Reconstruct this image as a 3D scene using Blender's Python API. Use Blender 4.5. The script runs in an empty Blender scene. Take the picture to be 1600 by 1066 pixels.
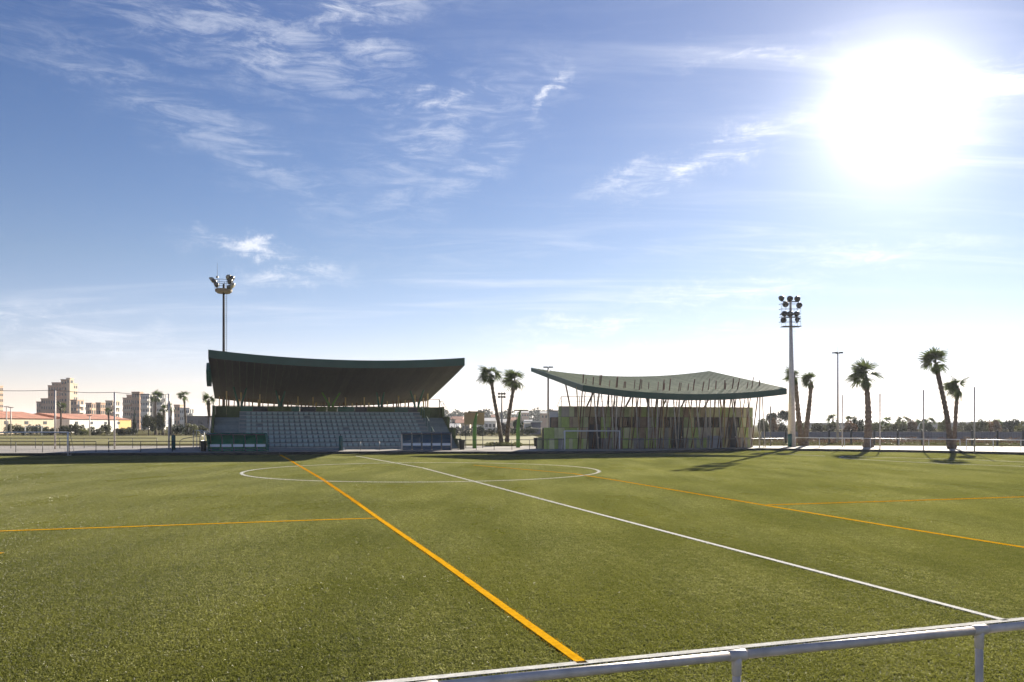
import bpy, math, random
from mathutils import Vector, Matrix
random.seed(7)
S = bpy.context.scene
COL = S.collection
R = math.radians

# ------------------------------------------------------------------ camera, sky, sun, exposure
CAM_H = 2.45
F = 1350.0                      # focal length in photo pixels
HOR = 663.0                     # horizon row in the photo
cam_d = bpy.data.cameras.new('camera'); cam = bpy.data.objects.new('camera', cam_d); COL.objects.link(cam)
cam.location = (0, 0, CAM_H); cam.rotation_euler = (R(90), 0, 0)
cam_d.sensor_width = 36; cam_d.lens = F / 1600 * 36; cam_d.shift_y = (HOR - 533) / 1600
cam_d.clip_start = .1; cam_d.clip_end = 20000
S.camera = cam
SUN = Vector((600, 1350, 492)).normalized()
EL = math.asin(SUN.z); AZ = math.atan2(SUN.x, SUN.y)
sd = bpy.data.lights.new('sun', 'SUN'); sd.energy = 5.0; sd.angle = R(.5); sd.color = (1, .91, .76)
so = bpy.data.objects.new('sun', sd); COL.objects.link(so); so.rotation_euler = SUN.to_track_quat('Z', 'Y').to_euler()
so.location = (40, 60, 60)
w = bpy.data.worlds.new('World'); S.world = w; w.use_nodes = True
nt = w.node_tree; N = nt.nodes; L = nt.links; N.clear()
def nd(t, **k):
    n = N.new(t)
    for a, b in k.items(): setattr(n, a, b)
    return n
def mth(op, a, b=None, c=None, clamp=False):
    n = nd('ShaderNodeMath', operation=op); n.use_clamp = clamp
    for i, v in enumerate((a, b, c)):
        if v is None: continue
        if isinstance(v, (int, float)): n.inputs[i].default_value = v
        else: L.new(v, n.inputs[i])
    return n.outputs[0]
sky = nd('ShaderNodeTexSky'); sky.sky_type = 'NISHITA'; sky.sun_disc = False
sky.sun_elevation = EL; sky.sun_rotation = AZ; sky.air_density = 1.0; sky.dust_density = .0; sky.ozone_density = 3.0; sky.altitude = 10
geo = nd('ShaderNodeNewGeometry')
neg = nd('ShaderNodeVectorMath', operation='SCALE'); L.new(geo.outputs['Incoming'], neg.inputs[0]); neg.inputs['Scale'].default_value = -1
D = neg.outputs[0]
def dot_to(v):
    n = nd('ShaderNodeVectorMath', operation='DOT_PRODUCT'); L.new(D, n.inputs[0]); n.inputs[1].default_value = v
    return mth('MAXIMUM', n.outputs['Value'], 0.0)
ds = dot_to(SUN)
# aureole of the sun in the humid air
halo = mth('ADD', mth('DIVIDE', .0135, mth('ADD', mth('SUBTRACT', 1.0, ds), .0008)), mth('MULTIPLY', mth('POWER', ds, 14.0), 1.1))
# cirrus on a flat cloud layer
sep = nd('ShaderNodeSeparateXYZ'); L.new(D, sep.inputs[0])
zz = mth('ADD', mth('MAXIMUM', sep.outputs[2], 0.0), .12)
cx = mth('DIVIDE', sep.outputs[0], zz); cy = mth('DIVIDE', sep.outputs[1], zz)
comb = nd('ShaderNodeCombineXYZ'); L.new(cx, comb.inputs[0]); L.new(cy, comb.inputs[1])
mp = nd('ShaderNodeMapping'); L.new(comb.outputs[0], mp.inputs[0]); mp.inputs['Rotation'].default_value = (0, 0, R(-38)); mp.inputs['Scale'].default_value = (.55, 2.6, 1)
n1 = nd('ShaderNodeTexNoise'); L.new(mp.outputs[0], n1.inputs[0]); n1.inputs['Scale'].default_value = 1.6; n1.inputs['Detail'].default_value = 9; n1.inputs['Roughness'].default_value = .62; n1.inputs['Distortion'].default_value = .9
mp2 = nd('ShaderNodeMapping'); L.new(comb.outputs[0], mp2.inputs[0]); mp2.inputs['Location'].default_value = (3.1, 1.7, 0); mp2.inputs['Scale'].default_value = (.5, .8, 1)
n2 = nd('ShaderNodeTexNoise'); L.new(mp2.outputs[0], n2.inputs[0]); n2.inputs['Scale'].default_value = 1.0; n2.inputs['Detail'].default_value = 4
def ramp(v, a, b):
    n = nd('ShaderNodeMapRange'); n.interpolation_type = 'SMOOTHSTEP'; L.new(v, n.inputs[0]); n.inputs[1].default_value = a; n.inputs[2].default_value = b
    return n.outputs[0]
broad = mth('MULTIPLY', ramp(n1.outputs[0], .42, .85), ramp(n2.outputs[0], .42, .68))
# wisps: streaks at measured places in the sky: (px, py, half length px, half width px, angle deg, strength)
WISPS = [(400, 62, 190, 42, 18, .38), (590, 78, 60, 16, 8, .45), (545, 12, 120, 16, -5, .5), (690, 153, 90, 11, -4, .6), (850, 150, 42, 8, -52, .8),
         (760, 245, 140, 22, -40, .28), (1110, 243, 100, 13, -25, .85), (980, 282, 60, 10, -20, .45), (1180, 84, 75, 8, -4, .45), (394, 386, 62, 9, 6, .9), (460, 434, 62, 9, -3, .75),
         (900, 552, 95, 16, 0, .75), (1003, 551, 26, 8, 0, .7), (930, 505, 130, 11, -6, .55), (1130, 455, 130, 13, -8, .5), (1120, 540, 75, 26, 0, .6), (1360, 400, 130, 13, -3, .4), (60, 515, 200, 22, 9, .4), (1580, 125, 60, 20, -20, .6), (340, 210, 240, 30, 32, .24), (700, 195, 150, 40, -25, .32), (180, 120, 170, 22, 20, .2), (640, 290, 120, 24, -35, .2)]
nz = nd('ShaderNodeTexNoise'); L.new(D, nz.inputs[0]); nz.inputs['Scale'].default_value = 26; nz.inputs['Detail'].default_value = 8; nz.inputs['Roughness'].default_value = .65
mz = nd('ShaderNodeMapping'); L.new(D, mz.inputs[0]); mz.inputs['Scale'].default_value = (9, 9, 42)
nz2 = nd('ShaderNodeTexNoise'); L.new(mz.outputs[0], nz2.inputs[0]); nz2.inputs['Scale'].default_value = 1.6; nz2.inputs['Detail'].default_value = 10; nz2.inputs['Roughness'].default_value = .7; nz2.inputs['Distortion'].default_value = .6
wob = mth('MULTIPLY', mth('SUBTRACT', nz.outputs[0], .5), .075)
tot = None
for px, py, hl, hw, ang, st in WISPS:
    c = Vector(((px - 800) / F, 1, (HOR - py) / F)).normalized()
    rt = Vector((1, 0, 0)); rt = (rt - c * rt.dot(c)).normalized(); up = rt.cross(c)
    a = R(-ang); ax = rt * math.cos(a) + up * math.sin(a); bx = -rt * math.sin(a) + up * math.cos(a)
    def dp(v, off=0):
        n = nd('ShaderNodeVectorMath', operation='DOT_PRODUCT'); L.new(D, n.inputs[0]); n.inputs[1].default_value = v
        return n.outputs['Value']
    ua = mth('DIVIDE', dp(ax), hl / F); ub = mth('DIVIDE', mth('ADD', dp(bx), wob), hw / F * 1.25)
    q = mth('ADD', mth('MULTIPLY', ua, ua), mth('MULTIPLY', ub, ub))
    g = mth('MULTIPLY', mth('POWER', 2.718, mth('MULTIPLY', q, -1.0)), st)
    g = mth('MULTIPLY', g, mth('GREATER_THAN', dp(c), 0.3))
    tot = g if tot is None else mth('MAXIMUM', tot, g)
wisp = mth('MULTIPLY', tot, mth('ADD', mth('MULTIPLY', ramp(nz2.outputs[0], .40, .68), 1.25), .08), clamp=True)
cloud = mth('MINIMUM', mth('ADD', mth('MULTIPLY', broad, .5), wisp), .9)
mix = nd('ShaderNodeMix', data_type='RGBA'); L.new(cloud, mix.inputs['Factor'])
hs = nd('ShaderNodeHueSaturation'); L.new(sky.outputs[0], hs.inputs['Color']); hs.inputs['Saturation'].default_value = 1.12
tint = nd('ShaderNodeMix', data_type='RGBA', blend_type='MULTIPLY'); tint.inputs['Factor'].default_value = 1; L.new(hs.outputs[0], tint.inputs['A']); tz = nd('ShaderNodeMapRange'); L.new(sep.outputs[2], tz.inputs[0]); tz.inputs[1].default_value = .04; tz.inputs[2].default_value = .42
tg = nd('ShaderNodeValToRGB'); L.new(tz.outputs[0], tg.inputs[0]); te = tg.color_ramp.elements
te[0].position = 0; te[0].color = (1.0, .765, .88, 1); te[1].position = 1; te[1].color = (.50, .50, .66, 1); tm = te.new(.36); tm.color = (.86, .68, .71, 1)
L.new(tg.outputs[0], tint.inputs['B'])
L.new(tint.outputs['Result'], mix.inputs['A']); mix.inputs['B'].default_value = (6.6, 6.9, 7.6, 1)
hadd = nd('ShaderNodeMix', data_type='RGBA', blend_type='ADD'); hadd.inputs['Factor'].default_value = 1; L.new(mix.outputs['Result'], hadd.inputs['A'])
hc = nd('ShaderNodeCombineXYZ'); L.new(mth('MULTIPLY', halo, 1.0), hc.inputs[0]); L.new(mth('MULTIPLY', halo, .93), hc.inputs[1]); L.new(mth('MULTIPLY', halo, .80), hc.inputs[2])
L.new(hc.outputs[0], hadd.inputs['B'])
bg = nd('ShaderNodeBackground'); L.new(hadd.outputs['Result'], bg.inputs[0]); bg.inputs[1].default_value = .05
out = nd('ShaderNodeOutputWorld'); L.new(bg.outputs[0], out.inputs[0])
S.view_settings.view_transform = 'Standard'; S.view_settings.look = 'None'; S.view_settings.gamma = 1; S.view_settings.use_curve_mapping = False
S.view_settings.exposure = 1.5

# ------------------------------------------------------------------ measuring helpers (photo pixel + real distance -> place)
def gp(px, py):
    Y = F * CAM_H / (py - HOR); return ((px - 800) / F * Y, Y)
def wx(px, Y): return (px - 800) / F * Y
def wz(py, Y): return CAM_H + (HOR - py) * Y / F

# ------------------------------------------------------------------ materials
MATS = {}
def mat(name, col, rough=.7, metal=0, var=.15, scale=3.0, bump=0.0, bscale=40, spec=.5, trans=0, alpha=1, stretch=None, col2=None):
    if name in MATS: return MATS[name]
    m = bpy.data.materials.new(name); m.use_nodes = True; MATS[name] = m
    t = m.node_tree; b = t.nodes['Principled BSDF']
    tc = t.nodes.new('ShaderNodeTexCoord'); src = tc.outputs['Object']
    if stretch:
        mpn = t.nodes.new('ShaderNodeMapping'); mpn.inputs['Scale'].default_value = stretch; t.links.new(src, mpn.inputs[0]); src = mpn.outputs[0]
    nz = t.nodes.new('ShaderNodeTexNoise'); nz.inputs['Scale'].default_value = scale; nz.inputs['Detail'].default_value = 6; t.links.new(src, nz.inputs[0])
    cr = t.nodes.new('ShaderNodeValToRGB'); t.links.new(nz.outputs[0], cr.inputs[0])
    cr.color_ramp.elements[0].position = .3; cr.color_ramp.elements[1].position = .72
    c2 = col2 or tuple(min(1, c * (1 + var)) for c in col)
    cr.color_ramp.elements[0].color = (*[c * (1 - var) for c in col], 1); cr.color_ramp.elements[1].color = (*c2, 1)
    oi = t.nodes.new('ShaderNodeObjectInfo'); h = t.nodes.new('ShaderNodeHueSaturation'); mr = t.nodes.new('ShaderNodeMapRange')
    t.links.new(oi.outputs['Random'], mr.inputs[0]); mr.inputs[3].default_value = 1 - var * .8; mr.inputs[4].default_value = 1 + var * .8
    t.links.new(mr.outputs[0], h.inputs['Value']); t.links.new(cr.outputs[0], h.inputs['Color']); t.links.new(h.outputs[0], b.inputs['Base Color'])
    b.inputs['Roughness'].default_value = rough; b.inputs['Metallic'].default_value = metal; b.inputs['Specular IOR Level'].default_value = spec
    if bump:
        n3 = t.nodes.new('ShaderNodeTexNoise'); n3.inputs['Scale'].default_value = bscale; n3.inputs['Detail'].default_value = 5; t.links.new(src, n3.inputs[0])
        bp = t.nodes.new('ShaderNodeBump'); bp.inputs['Strength'].default_value = bump; bp.inputs['Distance'].default_value = .05; t.links.new(n3.outputs[0], bp.inputs['Height']); t.links.new(bp.outputs[0], b.inputs['Normal'])
    if trans:
        tr = t.nodes.new('ShaderNodeBsdfTranslucent'); t.links.new(h.outputs[0], tr.inputs[0]); mx = t.nodes.new('ShaderNodeMixShader'); mx.inputs[0].default_value = trans
        t.links.new(b.outputs[0], mx.inputs[1]); t.links.new(tr.outputs[0], mx.inputs[2]); t.links.new(mx.outputs[0], t.nodes['Material Output'].inputs[0])
    if alpha < 1: b.inputs['Alpha'].default_value = alpha
    return m
M_conc = mat('concrete', (.42, .41, .40), .85, bump=.3, bscale=15, var=.12)
M_step = mat('terrace_concrete', (.23, .285, .29), .8, bump=.3, bscale=12, var=.12)
M_path = mat('pale_paving', (.36, .335, .31), .85, spec=.1, scale=.6, bump=.2, bscale=8, var=.15)
M_kerb = mat('kerb_stone', (.035, .04, .035), .9, bump=.2)
M_galv = mat('galvanised_steel', (.74, .66, .60), .5, .1, var=.18, scale=9, bump=.06, bscale=60)
M_steel = mat('grey_steel', (.16, .16, .165), .5, .3, var=.12)
M_dsteel = mat('dark_steel', (.05, .055, .06), .5, .4, var=.2)
M_white = mat('white_paint', (.72, .73, .74), .4, var=.06)
M_green = mat('green_paint', (.03, .13, .085), .45, var=.12, scale=1.5)
M_lime = mat('bright_green_paint', (.12, .30, .04), .5, var=.1)
M_teal = mat('teal_padding', (.012, .10, .10), .6, var=.1)
M_fasc = mat('fascia_green_metal', (.010, .070, .052), .4, .1, var=.1, scale=.8)
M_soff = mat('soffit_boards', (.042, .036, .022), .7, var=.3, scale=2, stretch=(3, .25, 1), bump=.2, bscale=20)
M_roof = mat('ribbed_grey_green_roof', (.27, .32, .18), .6, .0, var=.12, scale=1.2, spec=.2)
M_seat = mat('seat_plastic', (.31, .42, .41), .4, var=.12, scale=2)
M_wood = mat('weathered_wood', (.22, .13, .08), .8, var=.3, scale=4, stretch=(4, 4, .4), bump=.3)
M_woodl = mat('sunlit_tone_wood', (.60, .44, .19), .75, var=.25, scale=4, stretch=(4, 4, .4), bump=.2)  # lit copy of the wood: golden sunlight on some poles put into colour
M_pole = mat('pale_grey_pole', (.66, .61, .54), .6, var=.2, scale=3, stretch=(3, 3, .5))
M_olive = mat('olive_wall', (.10, .14, .04), .6, var=.2)
M_glass = mat('dark_window_glass', (.02, .025, .03), .08, var=.1)
M_polyg = mat('flare_tinted_polycarbonate', (.01, .20, .13), .2, var=.15, scale=1, spec=.8)  # own teal plus the green tint of lens flare, mixed into the colour
M_poly = mat('smoky_blue_polycarbonate', (.03, .11, .24), .2, var=.15, scale=1, spec=.8)
M_benchb = mat('bench_pale_blue', (.75, .86, .95), .4, var=.06)
M_bench2 = mat('bench_blue', (.03, .10, .20), .4, var=.1)
M_trunk = mat('palm_trunk', (.17, .125, .09), .9, var=.35, scale=6, bump=.6, bscale=14)
M_frond = mat('palm_leaf', (.08, .11, .03), .5, var=.35, scale=3, trans=.42)
M_leaf = mat('olive_leaf', (.10, .105, .045), .6, var=.35, scale=1.2, trans=.25)
M_leaf2 = mat('dark_leaf', (.035, .055, .025), .6, var=.35, scale=1.2, trans=.2)
M_leaf3 = mat('dry_reddish_leaf', (.17, .10, .055), .7, var=.35, scale=1.2, trans=.2)
M_leaf4 = mat('yellow_green_leaf', (.16, .17, .05), .6, var=.35, scale=1.2, trans=.3)
M_bark = mat('bark', (.12, .09, .07), .9, var=.3)
M_cream = mat('cream_render', (.62, .50, .36), .9, var=.08, scale=.3)
M_beige = mat('beige_render', (.62, .41, .27), .9, var=.10, scale=.3)
M_brown = mat('brown_render', (.50, .32, .21), .9, var=.10, scale=.3)
M_bwhite = mat('white_render', (.75, .72, .66), .9, var=.06, scale=.3)
M_terr = mat('terracotta_roof', (.42, .17, .10), .85, var=.2, scale=1)
M_win = mat('far_window', (.06, .065, .075), .25, var=.3)
M_grey = mat('grey_wall', (.26, .24, .23), .9, var=.15, scale=.3)
M_bin = mat('black_plastic', (.015, .017, .016), .5, var=.2)
M_board = mat('tan_board', (.42, .31, .16), .7, var=.08)
M_cab = mat('pale_grey_cabinet', (.40, .42, .46), .5, var=.06)
M_lampg = mat('floodlight_housing', (.07, .07, .075), .4, .5, var=.2)
M_lens = mat('floodlight_glass', (.35, .33, .28), .15, var=.2)
M_net = mat('net_cord', (.30, .31, .32), .8, var=.1)

# ------------------------------------------------------------------ mesh helpers
class MB:
    def __init__(s): s.v = []; s.f = []
    def box(s, x0, x1, y0, y1, z0, z1):
        b = len(s.v); s.v += [(x, y, z) for z in (z0, z1) for x, y in ((x0, y0), (x1, y0), (x1, y1), (x0, y1))]
        s.f += [tuple(b + i for i in q) for q in ((3, 2, 1, 0), (4, 5, 6, 7), (0, 1, 5, 4), (1, 2, 6, 5), (2, 3, 7, 6), (3, 0, 4, 7))]; return s
    def tube(s, pts, rad, n=8, cap=True):
        pts = [Vector(p) for p in pts]; rs = rad if isinstance(rad, (list, tuple)) else [rad] * len(pts)
        b = len(s.v)
        d0 = (pts[1] - pts[0]).normalized(); up = Vector((0, 0, 1)) if abs(d0.z) < .9 else Vector((1, 0, 0))
        for i, p in enumerate(pts):
            d = (pts[min(i + 1, len(pts) - 1)] - pts[max(i - 1, 0)]).normalized()
            a = d.cross(up).normalized(); c = a.cross(d)
            for k in range(n):
                t = 2 * math.pi * k / n; s.v.append(tuple(p + (a * math.cos(t) + c * math.sin(t)) * rs[i]))
        for i in range(len(pts) - 1):
            for k in range(n):
                a0 = b + i * n + k; a1 = b + i * n + (k + 1) % n; s.f.append((a0, a0 + n, a1 + n, a1))
        if cap:
            s.f.append(tuple(b + k for k in range(n))); e = b + (len(pts) - 1) * n; s.f.append(tuple(e + k for k in reversed(range(n))))
        return s
    def poly(s, pts):
        b = len(s.v); s.v += [tuple(p) for p in pts]; s.f.append(tuple(range(b, b + len(pts)))); return s
    def prism(s, pts, axis, a, b_):      # pts 2D outline; axis 'x' -> outline in (y,z); 'y' -> (x,z); 'z' -> (x,y)
        def P(p, t): return (t, p[0], p[1]) if axis == 'x' else ((p[0], t, p[1]) if axis == 'y' else (p[0], p[1], t))
        b = len(s.v); n = len(pts); s.v += [P(p, a) for p in pts] + [P(p, b_) for p in pts]
        s.f.append(tuple(range(b, b + n))); s.f.append(tuple(range(b + 2 * n - 1, b + n - 1, -1)))
        for i in range(n): j = (i + 1) % n; s.f.append((b + i, b + n + i, b + n + j, b + j))
        return s
    def mesh(s, name, m, smooth=False):
        me = bpy.data.meshes.new(name); me.from_pydata(s.v, [], s.f)
        import bmesh
        bm = bmesh.new(); bm.from_mesh(me); bmesh.ops.recalc_face_normals(bm, faces=bm.faces); bm.to_mesh(me); bm.free()
        if m: me.materials.append(m)
        if smooth:
            for p in me.polygons: p.use_smooth = True
        return me
    def build(s, name, m, parent=None, smooth=False, loc=None):
        return link(name, s.mesh(name, m, smooth), parent, loc)
def link(name, me, parent=None, loc=None, rot=None, sc=None):
    o = bpy.data.objects.new(name, me); COL.objects.link(o)
    if parent: o.parent = parent
    if loc: o.location = loc
    if rot: o.rotation_euler = rot
    if sc: o.scale = sc if isinstance(sc, tuple) else (sc, sc, sc)
    return o
def tag(o, label, cat, group=None):
    o['label'] = label; o['category'] = cat
    if group: o['group'] = group
    return o
def thing(name, label, cat, loc=(0, 0, 0), rz=0, group=None):
    o = link(name, None, None, loc, (0, 0, rz)); o.empty_display_size = .3
    return tag(o, label, cat, group)
def struct(o): o['kind'] = 'structure'; return o
def stuff(o, label=None, cat=None):
    o['kind'] = 'stuff'
    if label: o['label'] = label; o['category'] = cat
    return o

# ------------------------------------------------------------------ ground
TH = R(17.2)                                   # the pitch lies turned by this much
U = Vector((math.cos(TH), math.sin(TH), 0)); V = Vector((-math.sin(TH), math.cos(TH), 0))
M_ground = mat('dry_earth', (.11, .085, .05), .95, var=.3, scale=.05, bump=.4, bscale=1.5, col2=(.12, .12, .05), spec=.0)
struct(MB().poly([(-9000, -200, -.06), (9000, -200, -.06), (9000, 12000, -.06), (-9000, 12000, -.06)]).build('ground', M_ground))

def turf_mat(name, blade):
    m = bpy.data.materials.new(name); m.use_nodes = True; t = m.node_tree; b = t.nodes['Principled BSDF']; NN = t.nodes; LL = t.links
    g = NN.new('ShaderNodeNewGeometry')
    def noise(scale, st=(1, 1, 1), det=4, rot=0):
        mpn = NN.new('ShaderNodeMapping'); mpn.inputs['Scale'].default_value = st; mpn.inputs['Rotation'].default_value = (0, 0, rot); LL.new(g.outputs['Position'], mpn.inputs[0])
        n = NN.new('ShaderNodeTexNoise'); n.inputs['Scale'].default_value = scale; n.inputs['Detail'].default_value = det; LL.new(mpn.outputs[0], n.inputs[0]); return n.outputs[0]
    big = noise(.12, (1, 1, 1), 3); st = noise(.8, (1, .12, 1), 3, -TH); fine = noise(30, (1, 1, 1), 3); mid = noise(2.2, (1, 1, 1), 5)
    def mm(op, a, bb):
        n = NN.new('ShaderNodeMath'); n.operation = op
        for i, v in enumerate((a, bb)):
            if isinstance(v, (int, float)): n.inputs[i].default_value = v
            else: LL.new(v, n.inputs[i])
        return n.outputs[0]
    s = mm('ADD', mm('ADD', mm('MULTIPLY', big, .34), mm('MULTIPLY', st, .26)), mm('ADD', mm('MULTIPLY', mid, .15), mm('MULTIPLY', fine, .35)))
    cr = NN.new('ShaderNodeValToRGB'); LL.new(s, cr.inputs[0])
    e = cr.color_ramp.elements; e[0].position = .40; e[1].position = .76
    k = 1.0 if blade else .55
    e[0].color = (.052 * k, .066 * k, .005 * k, 1); e[1].color = (.170 * k, .172 * k, .026 * k, 1)
    COLR = cr.outputs[0]
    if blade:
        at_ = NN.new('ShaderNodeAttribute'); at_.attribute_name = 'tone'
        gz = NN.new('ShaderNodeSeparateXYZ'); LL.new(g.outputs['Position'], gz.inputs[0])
        tip = NN.new('ShaderNodeMapRange'); LL.new(gz.outputs[2], tip.inputs[0]); tip.inputs[1].default_value = .010; tip.inputs[2].default_value = .024  # paler towards the tips: grazing sheen of the far turf put into colour
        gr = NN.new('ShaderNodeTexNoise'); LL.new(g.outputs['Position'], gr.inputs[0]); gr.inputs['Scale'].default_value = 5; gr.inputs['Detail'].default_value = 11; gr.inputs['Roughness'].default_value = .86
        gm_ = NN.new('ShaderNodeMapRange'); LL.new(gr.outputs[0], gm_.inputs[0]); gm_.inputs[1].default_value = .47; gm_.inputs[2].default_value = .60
        pt = NN.new('ShaderNodeMapRange'); LL.new(noise(.45, (1, .35, 1), 5, -TH), pt.inputs[0]); pt.inputs[1].default_value = .42; pt.inputs[2].default_value = .64; pt.inputs[3].default_value = .5; pt.inputs[4].default_value = 1.1  # brighter patches: sparkle of the turf painted into its colour
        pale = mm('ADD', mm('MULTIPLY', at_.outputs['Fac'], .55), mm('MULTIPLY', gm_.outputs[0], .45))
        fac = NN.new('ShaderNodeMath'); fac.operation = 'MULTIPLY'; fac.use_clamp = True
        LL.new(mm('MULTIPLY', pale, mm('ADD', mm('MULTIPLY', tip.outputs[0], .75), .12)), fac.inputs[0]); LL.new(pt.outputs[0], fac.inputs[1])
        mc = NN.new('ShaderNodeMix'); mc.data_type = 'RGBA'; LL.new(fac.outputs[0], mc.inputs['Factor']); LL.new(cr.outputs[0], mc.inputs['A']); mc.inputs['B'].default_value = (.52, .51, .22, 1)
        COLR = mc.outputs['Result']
    LL.new(COLR, b.inputs['Base Color']); b.inputs['Roughness'].default_value = .42 if blade else .8
    b.inputs['Specular IOR Level'].default_value = 1.0
    if blade:
        rr_ = NN.new('ShaderNodeMapRange'); LL.new(noise(.35, (1, .45, 1), 4, -TH), rr_.inputs[0]); rr_.inputs[1].default_value = .38; rr_.inputs[2].default_value = .62; rr_.inputs[3].default_value = .26; rr_.inputs[4].default_value = .52; LL.new(rr_.outputs[0], b.inputs['Roughness'])
        tr = NN.new('ShaderNodeBsdfTranslucent'); LL.new(COLR, tr.inputs[0]); mx = NN.new('ShaderNodeMixShader'); mx.inputs[0].default_value = .5
        LL.new(b.outputs[0], mx.inputs[1]); LL.new(tr.outputs[0], mx.inputs[2]); LL.new(mx.outputs[0], NN['Material Output'].inputs[0])
    else: b.inputs['Specular IOR Level'].default_value = .1
    return m
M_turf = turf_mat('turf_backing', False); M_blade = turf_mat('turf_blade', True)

# outline of the pitch (far edge follows the kerb line)
KERB = [gp(-260, 713.5), gp(0, 712.6), gp(330, 711.5), gp(560, 709.5), gp(800, 709.6), gp(1000, 708.8), gp(1190, 704.0), gp(1400, 706.8), gp(1620, 711.5), gp(1900, 718)]
near = [(70, -6), (-60, -6)]
struct(MB().poly([(x, y, 0) for x, y in KERB] + [(x, y, 0) for x, y in near]).build('pitch', M_turf))
struct(MB().poly([(x, y, -.03) for x, y in ((-120, -60), (120, -60), (120, 66), (-120, 66))]).build('pitch_surround', M_path))

def blade_patch(n, hmin, hmax, size=1.0, wd=.0024, seed=1):
    rnd = random.Random(seed); v = []; f = []
    for i in range(n):
        x = rnd.uniform(-.5, .5) * size; y = rnd.uniform(-.5, .5) * size; a = rnd.uniform(0, 6.283); h = rnd.uniform(hmin, hmax)
        lx = rnd.gauss(0, .5) * h; ly = rnd.gauss(0, .5) * h; c = math.cos(a) * wd; s_ = math.sin(a) * wd; b = len(v)
        v += [(x - c, y - s_, 0), (x + c, y + s_, 0), (x + lx + c * .6, y + ly + s_ * .6, h), (x + lx * 1.6 - c * .4, y + ly * 1.6 - s_ * .4, h * .95)]
        f.append((b, b + 1, b + 2, b + 3))
    return v, f
v, f = blade_patch(8500, .012, .024)
me = bpy.data.meshes.new('turf_blades'); me.from_pydata(v, [], f); me.materials.append(M_blade)
turf = link('turf_blades', me); stuff(turf, 'short olive green artificial turf blades covering the pitch', 'turf')
# grid of one metre patches, laid inside the outline of the pitch
def inside(x, y, poly):
    r = False; j = len(poly) - 1
    for i in range(len(poly)):
        xi, yi = poly[i]; xj, yj = poly[j]
        if (yi > y) != (yj > y) and x < (xj - xi) * (y - yi) / (yj - yi) + xi: r = not r
        j = i
    return r
outl = KERB + near; cells = []
for j in range(3, 92):
    for i in range(-62, 62):
        x, y = i + .5, j + .5
        if abs(x) < .62 * y + 4 and all(inside(x + a, y + b, outl) for a in (-.5, .5) for b in (-.5, .5)): cells.append((x, y, 0))
gm = bpy.data.meshes.new('turf_cells'); gm.from_pydata([c for c in cells], [], [])
# the patch mesh itself carries the cell positions as loose vertices flagged by an attribute
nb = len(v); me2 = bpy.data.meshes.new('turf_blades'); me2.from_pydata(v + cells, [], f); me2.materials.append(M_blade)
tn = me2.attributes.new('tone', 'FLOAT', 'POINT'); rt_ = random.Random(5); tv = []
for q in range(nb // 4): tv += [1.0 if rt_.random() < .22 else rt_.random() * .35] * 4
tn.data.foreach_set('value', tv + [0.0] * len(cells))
at = me2.attributes.new('is_cell', 'BOOLEAN', 'POINT')
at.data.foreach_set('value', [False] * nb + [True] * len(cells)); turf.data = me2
gn = bpy.data.node_groups.new('turf_cells', 'GeometryNodeTree')
gn.interface.new_socket('Geometry', in_out='INPUT', socket_type='NodeSocketGeometry'); gn.interface.new_socket('Geometry', in_out='OUTPUT', socket_type='NodeSocketGeometry')
GI = gn.nodes.new('NodeGroupInput'); GO = gn.nodes.new('NodeGroupOutput'); sp = gn.nodes.new('GeometryNodeSeparateGeometry'); sp.domain = 'POINT'
na = gn.nodes.new('GeometryNodeInputNamedAttribute'); na.data_type = 'BOOLEAN'; na.inputs[0].default_value = 'is_cell'
asel = [o for o in na.outputs if o.enabled and o.name == 'Attribute'][0]
ip = gn.nodes.new('GeometryNodeInstanceOnPoints'); rv = gn.nodes.new('FunctionNodeRandomValue'); rv.data_type = 'INT'; rv.inputs[4].default_value = 0; rv.inputs[5].default_value = 3
mu = gn.nodes.new('ShaderNodeMath'); mu.operation = 'MULTIPLY'; mu.inputs[1].default_value = math.pi / 2; cb = gn.nodes.new('ShaderNodeCombineXYZ')
gl = gn.links
gl.new(GI.outputs[0], sp.inputs[0]); gl.new(asel, sp.inputs[1]); gl.new(sp.outputs[0], ip.inputs['Points']); gl.new(sp.outputs[1], ip.inputs['Instance'])
gl.new(rv.outputs[2], mu.inputs[0]); gl.new(mu.outputs[0], cb.inputs[2]); gl.new(cb.outputs[0], ip.inputs['Rotation']); gl.new(ip.outputs[0], GO.inputs[0])
md = turf.modifiers.new('cells', 'NODES'); md.node_group = gn

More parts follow.
